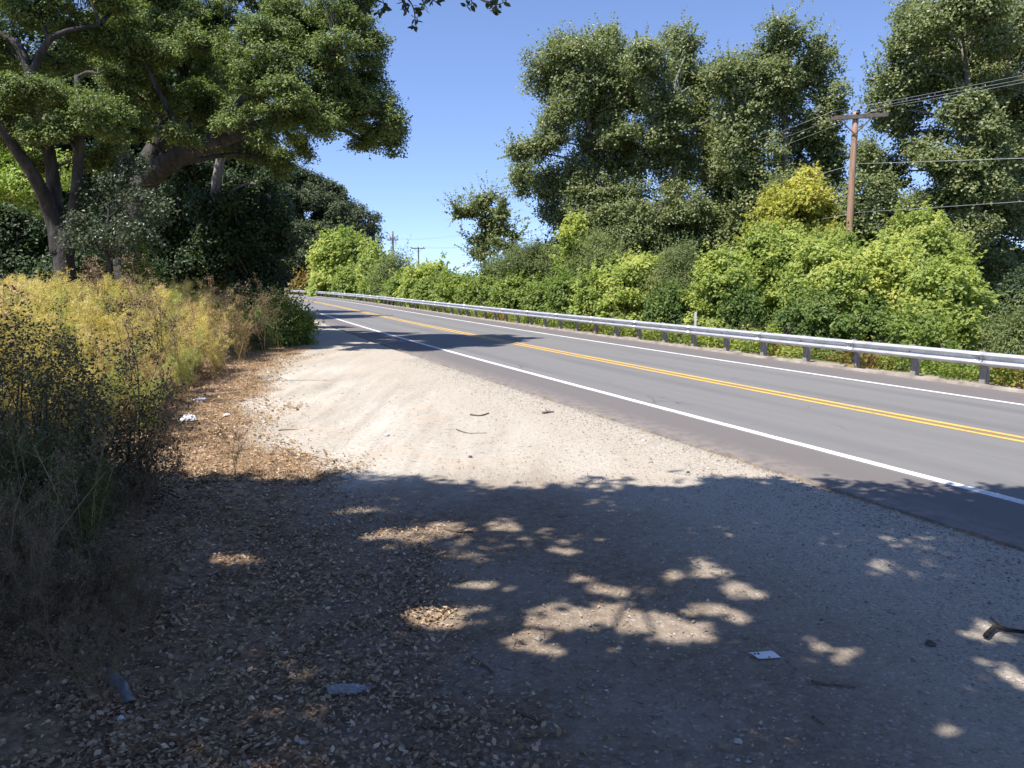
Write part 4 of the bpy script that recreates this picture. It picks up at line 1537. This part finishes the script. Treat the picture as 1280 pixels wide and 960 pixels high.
# ------------------------------------------------------------------ dry weeds
def dry_proto(seed, mat, H=1.7, n=5, cl=1.0, spread=.3, leafy=0):
    r = np.random.default_rng(seed)
    mb = MB()
    E = []

    def grow(p, d, L, rad, lev):
        S = [p]
        dd = d
        for k in range(4):
            dd = unit(dd + r.normal(size=3) * .10 + np.array([0, 0, .03]))
            S.append(S[-1] + dd * L / 4)
        S = np.array(S)
        mb.tube(S, np.linspace(rad, rad * .5, 5), 4, cap=False, tint=r.uniform(.2, .9))
        if lev < 2:
            for k in range(r.integers(4, 8)):
                t = r.uniform(.3, 1)
                i = min(3, int(t * 4))
                c = S[i] + (S[i + 1] - S[i]) * r.random()
                grow(c, unit(dd + unit(r.normal(size=3)) * .75 + np.array([0, 0, .25])), L * r.uniform(.25, .45), rad * .5, lev + 1)
        else:
            E.append(S[-1])
            E.append(S[-2])
    for k in range(n):
        a = r.uniform(0, 6.28)
        grow(np.array([.05 * math.cos(a), .05 * math.sin(a), 0]), unit(np.array([math.cos(a) * spread, math.sin(a) * spread, 1])), H * r.uniform(.6, .95), .0065, 0)
    E = np.array(E)
    m = int(9 * cl)
    idx = np.repeat(np.arange(len(E)), m)
    P = E[idx] + r.normal(0, .028, (len(idx), 3))
    V, Fq = leaf_geo(P, r.normal(size=P.shape), .022 * r.uniform(.6, 1.5, len(P)), .6, .1)
    ms = mb.mesh('stalks')
    ms.materials.append(mat)
    mf = make_mesh('seed_heads', V, [Fq], {'tint': np.repeat(np.clip(r.normal(.45, .22, len(P)), 0, 1), 4)})
    mf.materials.append(mat)
    return ms, mf


DRY = [dry_proto(s, M['dry']) for s in (51, 52, 53)]
DRYD = [dry_proto(s, M['drydark'], 1.8, 6, 1.2, .4) for s in (54, 55, 56)]
DRYT = [dry_proto(s, M['dry'], 1.8, 2, 1.2, .12) for s in (64, 65, 66)]
DRY1 = [dry_proto(s, M['drydark'], 1.8, 2, 1.0, .16) for s in (61, 62, 63)]
LOWD = [dry_proto(s, M['drydark'], .62, 7, .5, .9) for s in (57, 58)]
LOWL = [dry_proto(s, M['dry'], .55, 6, .5, .9) for s in (59, 60)]


def place_dry(protos, x, y, k, label, group=None, kz=1.0, tilt=(0, 0), name='dry_weed', rz=None, i=None):
    ms, mf = protos[i % len(protos)] if i is not None else random.choice(protos)
    o = thing(name, label, 'plant', (x, y, float(ground_z(x, y)) - .02), group, random.uniform(0, 6.28) if rz is None else rz)
    o.scale = (k, k, k * kz)
    o.rotation_euler[0], o.rotation_euler[1] = tilt
    obj('stalks', ms, None, o)
    obj('seed_heads', mf, None, o)
    return o


# tall brown weeds that stand above the fennel
for i, (px, top, Y, lb) in enumerate(((140, 312, 17., 'tall tan dry weed standing out of the fennel before the oak trunk'), (160, 322, 16., 'second tan dry weed beside it before the oak trunk'),
                                      (208, 342, 15., 'bushy brown dead weed on top of the fennel'), (222, 350, 15.5, 'lower brown dead weed right of the bushy one on the fennel'),
                                      (286, 348, 19., 'dry brown weed against the black shade right of the fennel'), (330, 352, 25., 'tan seeding weed at the right end of the fennel stand'),
                                      (345, 362, 26., 'pale dry weed above the small green shrub by the road'), (105, 345, 18., 'dull brown weed among the fennel tops below the trunks'))):
    p = W(px, top, Y)
    z = float(ground_z(p[0], Y))
    place_dry(DRYT, p[0], Y, (p[2] - z) / 1.75, lb, 'dry weeds standing in the fennel', 1.0, i=i)
# lone dark stalks in front of the fennel
for i, (px, top, Y, tl, lb) in enumerate(((215, 372, 8.2, .22, 'dark bare weed stalk leaning right across the lit fennel'), (150, 400, 7.8, .0, 'short dark weed stalk in front of the lit fennel'),
                                          (235, 470, 8.8, .35, 'dark leaning stalk beside the white litter'), (300, 520, 9.2, .15, 'thin dark weed rising from the sunlit leaf litter'),
                                          (205, 430, 7.9, .30, 'dark leaning weed left of the bare stalk'))):
    p = W(px, top, Y)
    z = float(ground_z(p[0], Y))
    h = max(.3, p[2] - z)
    place_dry(DRY1, p[0] - tl * h * .9, Y, h / 1.75, lb, 'dark weeds before the lit fennel', 1.0, (0, tl), i=i)
# shaded mass at the left edge
r = random.Random(21)
for i in range(28):
    y = r.uniform(4.8, 8.4)
    q = r.random()
    x = -(.72 - .26 * q) * y
    k0 = np.interp(q, [0, .15, .35, 1], [.92, .62, .42, .24])
    z = float(ground_z(x, y))
    place_dry(DRYD, x, y, k0 * (2.05 - z) / 1.8 * r.uniform(.75, 1.05), 'dark brown seeding weed in the shaded thicket at the left edge', 'shaded weeds at the left edge', 1.0,
              (r.uniform(-.15, .15), r.uniform(-.1, .3)))
for i in range(16):
    y = r.uniform(4.1, 5.8)
    q = r.random()
    place_dry(DRYD, -(.70 - .22 * q) * y, y, np.interp(q, [0, 1], [.46, .20]) * r.uniform(.8, 1.1), 'low dark brown weed among the shaded leaf litter in the near left corner',
              'low shaded weeds in the near left corner', 1.0, (r.uniform(-.2, .2), r.uniform(-.1, .3)))
for i in range(12):
    y = r.uniform(5.4, 8.4)
    x = -.67 * y + r.uniform(-.4, .9) * y / 7
    z = float(ground_z(x, y))
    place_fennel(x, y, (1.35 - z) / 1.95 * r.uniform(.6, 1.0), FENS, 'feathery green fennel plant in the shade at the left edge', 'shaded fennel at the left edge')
for i in range(40):
    y = r.uniform(4.4, 9.4)
    e = float(dirt_edge(y))
    x = e - 1.75 - r.random() * max(.4, .58 * y + e - .6)
    place_dry(LOWD, x, y, r.uniform(.6, 1.25), 'low tangle of dark dry twigs in the shaded leaf litter', 'low dry brush in the shaded litter', r.uniform(.6, 1.0), name='dry_brush')
for i in range(30):
    y = r.uniform(10.5, 22)
    lim = float(np.interp(y, [8, 10, 12.5, 16, 19, 25], [-4.6, -5.0, -5.7, -6.7, -7.3, -8.4]))
    e = float(dirt_edge(y))
    x = lim - .3 + (e - .9 - lim) * r.random() ** 2.4
    place_dry(LOWL, x, y, r.uniform(.5, 1.2), 'low dry brown brush between the fennel and the pale dirt', 'low dry brush in the sun', r.uniform(.6, 1.0), name='dry_brush')

for (px, top, Y, hw, lb) in ((18, 408, 7.4, 70, 'dark small-leaved shrub in the shade against the left edge, tallest of its clump'), (98, 468, 7.8, 58, 'dark small-leaved shrub right of the taller one in the left shade'),
                             (-50, 380, 6.6, 70, 'dark small-leaved shrub cut by the left edge of the picture'), (50, 530, 6.6, 66, 'low dark shrub in front of the taller ones in the left shade'),
                             (165, 505, 8.2, 44, 'low dark shrub where the shade meets the lit fennel')):
    bush('bw', px, top, Y, hw, lb, 'shrub', 'shaded shrubs at the left edge', None, .22, True)
# green shrub by the road where the verge narrows
for (px, top, Y, hw, kd, lb) in ((350, 372, 29., 26, 'gr', 'small green shrub with dry tops where the verge meets the road'), (375, 388, 30., 14, 'gr', 'low green shrub nearest the white edge line'),
                                 (322, 385, 27., 20, 'wi', 'dull olive shrub between the fennel and the small green shrub'),
                                 (300, 362, 30., 26, 'iv', 'dark shrub in the shade behind the end of the fennel'), (335, 366, 33., 26, 'iv', 'dark shrub below the ivy-clad tree')):
    bush(kd, px, top, Y, hw, lb, 'shrub', 'shrubs at the end of the verge', None, .75, True)


# ------------------------------------------------------------------ ground cover (stuff)
def litter():
    def field(n, ylo, yhi, L0, L1, pw, kind):
        y = ylo + (yhi - ylo) * rng.random(n) ** pw
        e = dirt_edge(y)
        x = e + .55 - np.abs(rng.normal(0, 1, n)) ** 1.0 * (.34 * y + .6) + rng.normal(0, .2, n)
        x += .5 * noise2(y * 1.7, x * 1.3, 6)
        ok = (x > -.75 * y - 1)
        return x[ok], y[ok]
    xs, ys, Ls = [], [], []
    for (n, a, b, l0, l1, p) in ((42000, 3.2, 10.0, .016, .052, 1.25), (30000, 9.2, 26.0, .03, .08, 1.1)):
        x, y = field(n, a, b, l0, l1, p, 0)
        xs.append(x)
        ys.append(y)
        Ls.append(l0 + (l1 - l0) * rng.random(len(x)) ** 1.5)
    # stray leaves on the turnout
    n = 1500
    y = 3.4 + 7 * rng.random(n) ** 1.2
    x = rng.uniform(-.6, 3.0, n) * y / 7 - .2
    xs.append(x)
    ys.append(y)
    Ls.append(rng.uniform(.018, .036, n))
    x, y, L = np.concatenate(xs), np.concatenate(ys), np.concatenate(Ls)
    n = len(x)
    P = np.column_stack([x, y, ground_z(x, y) + .006 + .016 * rng.random(n)])
    N = unit(np.column_stack([rng.normal(0, .36, n), rng.normal(0, .36, n), np.ones(n)]))
    t = unit(np.cross(N, rng.normal(size=(n, 3))))
    b = np.cross(N, t)
    L = L[:, None]
    cur = rng.uniform(-.15, .55, (n, 1))
    asp = rng.uniform(.15, .32, (n, 1))
    ring = [(-.5, 0, .0), (-.22, 1, .5), (.15, 1, .5), (.5, 0, .6), (.15, -1, .5), (-.22, -1, .5)]
    V = np.stack([P + t * L * a + b * L * asp * c + N * L * cur * (e + .4 * abs(a)) for a, c, e in ring], 1).reshape(-1, 3)
    q = np.arange(n)[:, None] * 6
    Fq = np.vstack([q + np.array([[0, 1, 2, 3]]), q + np.array([[0, 3, 4, 5]])])
    T = np.clip(rng.beta(1.5, 2.3, n), 0, 1)
    stuff(obj('leaf_litter', make_mesh('leaf_litter', V, [Fq], {'tint': np.repeat(T, 6)}), M['litter']), 'curled brown and grey fallen leaves covering the left verge', 'leaves')


litter()


def pebbles():
    n = 16000
    y = 3.3 + 15 * rng.random(n) ** 1.7
    x = rng.uniform(-.25, .75, n) * y
    o = offset_of(x, y)
    dens = .30 + .7 * sstep(-8.5, -5.2, o)
    ok = (o < -4.75) & (x > dirt_edge(y)) & (rng.random(n) < dens)
    # a richer strip along the asphalt
    m = 9000
    s = rng.uniform(-14, 10, m)
    off = O_EDGE - .05 - np.abs(rng.normal(0, .55, m))
    Q = axis_at(s, off)[0].T
    x = np.concatenate([x[ok], Q[:, 0]])
    y = np.concatenate([y[ok], Q[:, 1]])
    ok = (y > 3.2) & (y < 26) & (np.abs(x) < .75 * y + .5)
    x, y = x[ok], y[ok]
    n = len(x)
    r_ = .0045 + .011 * rng.random(n) ** 3.0
    big = rng.random(n) < .015
    r_ = np.where(big, r_ * 1.9, r_)
    base = np.array([[1, 0, 0], [-1, 0, 0], [0, 1, 0], [0, -1, 0], [0, 0, 1], [0, 0, -1]], float)
    F3 = np.array([[0, 2, 4], [2, 1, 4], [1, 3, 4], [3, 0, 4], [2, 0, 5], [1, 2, 5], [3, 1, 5], [0, 3, 5]])
    sc = r_[:, None] * rng.uniform(.7, 1.4, (n, 3)) * np.array([1, 1, .7])
    V = base[None] * sc[:, None, :] * rng.uniform(.75, 1.25, (n, 6, 1))
    a = rng.uniform(0, 6.28, n)
    ca, sa = np.cos(a)[:, None], np.sin(a)[:, None]
    V = np.stack([V[..., 0] * ca - V[..., 1] * sa, V[..., 0] * sa + V[..., 1] * ca, V[..., 2]], -1)
    V += np.column_stack([x, y, ground_z(x, y) + r_ * .3])[:, None, :]
    Fq = (np.arange(n)[:, None, None] * 6 + F3[None]).reshape(-1, 3)
    T = np.clip(rng.normal(.45, .25, n), 0, 1)
    stuff(obj('gravel', make_mesh('gravel', V.reshape(-1, 3), [Fq], {'tint': np.repeat(T, 6)}), M['chip']), 'loose grey gravel scattered over the dirt turnout', 'gravel')


pebbles()


def bits():
    """short twig fragments and straw"""
    n = 5200
    y = 3.3 + 16 * rng.random(n) ** 1.6
    x = dirt_edge(y) + rng.normal(0, .28, n) * y + .1
    ok = (offset_of(x, y) < -5) & (np.abs(x) < .75 * y)
    x, y = x[ok], y[ok]
    n = len(x)
    a = rng.uniform(0, 6.28, n)
    L = .008 + .034 * rng.random(n) ** 1.6
    wd = rng.uniform(.001, .0024, n)
    d = np.column_stack([np.cos(a), np.sin(a), rng.normal(0, .12, n)])
    s = np.column_stack([-np.sin(a), np.cos(a), 0 * a])
    c = np.column_stack([x, y, ground_z(x, y) + .007])
    up = np.array([0, 0, 1.0])
    V = np.stack([c - d * L[:, None] - s * wd[:, None], c - d * L[:, None] + s * wd[:, None], c - d * L[:, None] + up * wd[:, None] * 1.6,
                  c + d * L[:, None] - s * wd[:, None], c + d * L[:, None] + s * wd[:, None], c + d * L[:, None] + up * wd[:, None] * 1.6], 1).reshape(-1, 3)
    q = np.arange(n)[:, None] * 6
    Fq = np.vstack([q + np.array([[0, 1, 4, 3]]), q + np.array([[1, 2, 5, 4]]), q + np.array([[2, 0, 3, 5]])])
    stuff(obj('twig_litter', make_mesh('twig_litter', V, [Fq], {'tint': np.repeat(rng.random(n), 6)}), M['twig']), 'tiny broken twigs strewn over the dirt and leaves', 'twigs')


bits()


def dry_grass():
    """low straw along the sunlit litter edge and tufts by the asphalt"""
    n = 15000
    y = 9.4 + 26 * rng.random(n) ** 1.2
    e = dirt_edge(y)
    x = e + .15 - np.abs(rng.normal(0, 1.1, n)) + .4 * noise2(y * 1.5, y * .4, 3)
    hgt = rng.uniform(.03, .13, n) * (1 + sstep(.3, 2, e - x) * .9)
    m = 2600
    s = np.concatenate([rng.normal(c0, .35, m // 13) for c0 in (-8.5, -7.6, -6.8, -6.0, -5.1, -4.4, -9.6, -3.2, -1.5, 1, 4, 8, 13)])
    off = O_EDGE - .06 + rng.normal(0, .06, len(s))
    Q = axis_at(s, off)[0].T
    x = np.concatenate([x, Q[:, 0]])
    y = np.concatenate([y, Q[:, 1]])
    hgt = np.concatenate([hgt, rng.uniform(.015, .05, len(s))])
    n = len(x)
    z = ground_z(x, y)
    z = np.where(offset_of(x, y) > -5.05, -.02, z)
    a = rng.uniform(0, 6.28, n)
    d = np.column_stack([rng.normal(0, .5, n), rng.normal(0, .5, n), np.ones(n)])
    o = np.column_stack([x, y, z - .01])
    s_ = np.column_stack([np.cos(a), np.sin(a), 0 * a]) * .004
    tip = o + d * hgt[:, None]
    V = np.stack([o - s_, o + s_, tip], 1).reshape(-1, 3)
    T = np.clip(rng.normal(.5, .25, n), 0, 1)
    stuff(obj('dry_grass', make_mesh('dry_grass', V, [np.arange(3 * n).reshape(-1, 3)], {'tint': np.repeat(T, 3)}), M['straw']), 'low orange-tan dry grass along the edge of the turnout', 'grass')


dry_grass()


# ------------------------------------------------------------------ single sticks, stones and rubbish
def stick(pxs, r0, label, mat='stick', fork=False, z=.012):
    P = []
    for (x, y) in pxs:
        g = G(x, y)
        g[2] = float(ground_z(g[0], g[1])) + z
        P.append(g)
    S = spline(P, 4)
    S[:, 2] += rng.normal(0, .003, len(S))
    m = MB()
    o = S[0].copy()
    m.tube(S - o, np.linspace(r0, r0 * .55, len(S)), 7, rough=.18)
    if fork:
        k = len(S) // 2
        d = unit(S[k] - S[0])
        q = S[k] + np.array([-d[1], d[0], .25]) * r0 * 5 + d * r0 * 3
        m.tube(np.array([S[k], q]) - o, [r0 * .6, r0 * .3], 5)
    s = obj('stick', m.mesh('stick', True), M[mat])
    s.location = o
    tag(s, label, 'stick', 'sticks lying on the turnout')


stick([(679, 517), (686, 515.5), (692, 515)], .028, 'short thick dark stick on the dirt near the asphalt edge', fork=True)
stick([(588, 519), (600, 520), (611, 517)], .018, 'thin dark stick on the pale dirt in the middle of the turnout', fork=True)
stick([(570, 538), (584, 543), (608, 543)], .007, 'long curved thread-like twig on the sunlit pale dirt')
stick([(345, 556), (364, 567), (383, 579)], .008, 'straight thin twig lying at the left edge of the pale dirt')
stick([(348, 538), (372, 537)], .009, 'pale thin twig lying across the left part of the dirt')
stick([(643, 889), (655, 897), (674, 906)], .014, 'black stick in the shade near the bottom middle')
stick([(1014, 853), (1040, 856), (1070, 859)], .008, 'thin bent twig in the shade below the white card')
stick([(1016, 895), (1030, 907)], .008, 'short straight twig in the shade lower right of the white card')
stick([(590, 824), (605, 834), (618, 843)], .010, 'dark twig in the shade left of the sun flecks')
stick([(556, 662), (572, 666), (592, 666)], .018, 'knobbly dark stick in the first sun fleck', fork=True)
stick([(528, 910), (545, 912), (562, 913)], .012, 'pale stick in the shade at the bottom, left of the black one')
stick([(118, 836), (150, 832), (202, 836)], .022, 'thick curved dark branch lying in the leaf litter')
stick([(0, 915), (10, 900), (24, 880)], .012, 'pale straight stalk in the leaf litter at the left edge')
stick([(1232, 800), (1243, 790), (1262, 793), (1300, 799)], .020, 'charred black branch end in the sun fleck at the right edge', 'deadwood', True, .03)


def stone(px, py, w_, label, mat='stone', flat=.5, group='loose stones on the turnout'):
    g = G(px, py)
    z = float(ground_z(g[0], g[1]))
    r_ = w_ * g[1] / F / 2
    nlat, nlon = 6, 9
    V = [(0, 0, -1)]
    for i in range(1, nlat):
        for j in range(nlon):
            a, b_ = math.pi * i / nlat, 2 * math.pi * j / nlon
            V.append((math.sin(a) * math.cos(b_), math.sin(a) * math.sin(b_), -math.cos(a)))
    V.append((0, 0, 1))
    V = np.array(V) * (1 + rng.normal(0, .08, (len(V), 1))) * np.array([1, .8, flat]) * r_
    F4 = [[1 + i * nlon + j, 1 + i * nlon + (j + 1) % nlon, 1 + (i + 1) * nlon + (j + 1) % nlon, 1 + (i + 1) * nlon + j] for i in range(nlat - 2) for j in range(nlon)]
    F3 = [[0, 1 + (j + 1) % nlon, 1 + j] for j in range(nlon)] + [[len(V) - 1, 1 + (nlat - 2) * nlon + j, 1 + (nlat - 2) * nlon + (j + 1) % nlon] for j in range(nlon)]
    o = obj('stone', make_mesh('stone', V, [np.array(F4), np.array(F3)], None, True), M[mat])
    o.location = (g[0], g[1], z + r_ * flat * .45)
    o.rotation_euler = (0, 0, random.uniform(0, 6))
    tag(o, label, 'stone', group)


stone(379, 927, 16, 'pale rounded stone in the leaf litter near the bottom')
stone(432, 598, 13, 'flat pale stone at the shade line on the left of the dirt')
stone(372, 513, 5, 'small dark stone on the pale dirt', 'darkstone', .7)
stone(483, 545, 9, 'low grey stone in the middle of the pale dirt', 'stone', .4)
stone(1163, 806, 15, 'black lump in the shade left of the charred branch', 'darkstone', .55)
stone(588, 572, 6, 'small dark clod on the dirt above the shade line', 'darkstone', .6)
stone(437, 914, 9, 'little pale pebble beside the litter at the bottom')
stone(860, 591, 5, 'small dark stone at the edge of the shade near the asphalt', 'darkstone', .6)
stone(804, 551, 5, 'white pebble on the gravel below the asphalt edge', 'litterpaper', .6)


def card():
    cs = [G(936, 818), G(948, 825.5), G(976, 822), G(963, 815.5)]
    c = sum(cs) / 4
    z = float(ground_z(c[0], c[1]))
    root = thing('card', 'small white card with two black dots lying in the shade', 'card', (c[0], c[1], z + .014))
    q = [p - c for p in cs]
    top = [(p[0], p[1], .006 * math.sin(i * 2.1) + .004) for i, p in enumerate(q)]
    n = 7
    V = []
    for i in range(n):
        for j in range(n):
            u, v = i / (n - 1), j / (n - 1)
            p = np.array(top[0]) * (1 - u) * (1 - v) + np.array(top[1]) * u * (1 - v) + np.array(top[2]) * u * v + np.array(top[3]) * (1 - u) * v
            p[2] += .010 * (v - .5) ** 2 + .004 * math.sin(u * 5)
            V.append(p)
    V = np.array(V)
    lo = V - (0, 0, .0025)
    A = np.arange(n * n).reshape(n, n)
    Fq = [[A[i, j], A[i, j + 1], A[i + 1, j + 1], A[i + 1, j]] for i in range(n - 1) for j in range(n - 1)]
    Fq = [f[::-1] for f in Fq] + [[x + n * n for x in f] for f in Fq]
    loop = list(A[:, 0]) + list(A[-1, 1:]) + list(A[-2::-1, -1]) + list(A[0, -2:0:-1])
    Fq += [[loop[i], loop[(i + 1) % len(loop)], loop[(i + 1) % len(loop)] + n * n, loop[i] + n * n] for i in range(len(loop))]
    obj('sheet', make_mesh('sheet', np.vstack([V, lo]), [np.array(Fq)], None, False), M['paper'], root)
    for (px, py) in ((943.4, 820.6), (947.8, 820.2)):
        g = G(px, py) - c
        m = MB()
        zz = .0125
        m.tube([(g[0], g[1], zz - .004), (g[0], g[1], zz)], .0085, 10)
        obj('dot', m.mesh('dot'), M['print'], root)


card()


def crumple(name, px, py, w_, h_, label, mat, cat, ht=.05, seed=1):
    g = G(px, py)
    z = float(ground_z(g[0], g[1]))
    sx = w_ * g[1] / F / 2
    sy = max(sx * .45, h_ * (g[1] ** 2) / F / CAM_H / 2)
    r = np.random.default_rng(seed)
    n, m = 18, 10
    V = []
    for i in range(n):
        for j in range(m):
            a = i / n * 2 * math.pi
            k = j / (m - 1)
            rad = (1 - k) * (1 + .18 * math.sin(3 * a + seed) + r.normal(0, .05))
            V.append((sx * rad * math.cos(a), sy * rad * math.sin(a), ht * (.15 + .85 * math.sqrt(max(0, k))) * (1 + r.normal(0, .28)) if j else 0.0))
    Fq = [[i * m + j, ((i + 1) % n) * m + j, ((i + 1) % n) * m + j + 1, i * m + j + 1] for i in range(n) for j in range(m - 1)]
    o = obj(name, make_mesh(name, np.array(V), [np.array(Fq)], None, False), M[mat])
    o.location = (g[0], g[1], z + .012)
    tag(o, label, cat)


crumple('paper_litter', 236, 527, 19, 5, 'crumpled white paper in the sunlit leaf litter by the weeds', 'litterpaper', 'litter', .07, 3)
crumple('paper_litter', 250, 502, 15, 4, 'flatter white scrap behind the crumpled paper', 'litterpaper', 'litter', .04, 4)
crumple('paper_litter', 283, 520, 7, 2, 'tiny cream scrap right of the crumpled paper', 'litterpaper', 'litter', .03, 6)
crumple('plastic_scrap', 152, 905, 12, 5, 'small bright plastic scrap below the blue-grey one', 'litterpaper', 'litter', .02, 8)


def bottle():
    """flattened clear bottle lying in the litter"""
    a, b_ = G(409, 868), G(464, 863)
    L = np.linalg.norm(b_ - a)
    z = float(ground_z(a[0], a[1]))
    root = thing('plastic_bottle', 'flattened clear plastic bottle at the edge of the leaf litter', 'bottle', (a[0], a[1], z + .02), None, math.atan2(b_[1] - a[1], b_[0] - a[0]))
    t = np.linspace(0, 1, 26)
    prof = np.where(t < .06, .8 + t * 3, np.where(t < .70, 1 + .07 * np.sin(t * 70), np.where(t < .9, 1 - .65 * (t - .7) / .2, .35)))
    rad = prof * L * .19
    m = MB()
    m.tube(np.column_stack([t * L, .01 * np.sin(t * 6), .0 * t]), rad, 14, rough=.06)
    me = m.mesh('body', True)
    o = obj('body', me, M['clear'], root)
    o.scale = (1, 1, .45)
    m = MB()
    m.tube([(L * .955, 0, 0), (L * 1.03, 0, 0)], L * .075, 12)
    obj('cap', m.mesh('cap'), M['greyplastic'], root)


bottle()


def scrap():
    a, b_ = G(138, 855), G(163, 886)
    c = (a + b_) / 2
    z = float(ground_z(c[0], c[1]))
    d = b_ - a
    L = np.linalg.norm(d)
    n = 9
    V = []
    for i in range(n):
        for j in range(5):
            u, v = i / (n - 1) - .5, j / 4 - .5
            V.append((u * L, v * .085 * (1 - .3 * abs(u)), .025 - .08 * v * v + .010 * math.sin(u * 9 + v * 4) + .01))
    Fq = [[i * 5 + j, (i + 1) * 5 + j, (i + 1) * 5 + j + 1, i * 5 + j + 1] for i in range(n - 1) for j in range(4)]
    V = np.array(V)
    lo = V - (0, 0, .003)
    Fq = Fq + [[x + len(V) for x in f[::-1]] for f in Fq]
    o = obj('plastic_scrap', make_mesh('plastic_scrap', np.vstack([V, lo]), [np.array(Fq)], None, True), M['greyplastic'])
    o.location = (c[0], c[1], z + .01)
    o.rotation_euler = (0, .1, math.atan2(d[1], d[0]))
    tag(o, 'curved blue-grey plastic strip lying in the dark leaf litter', 'litter')


scrap()
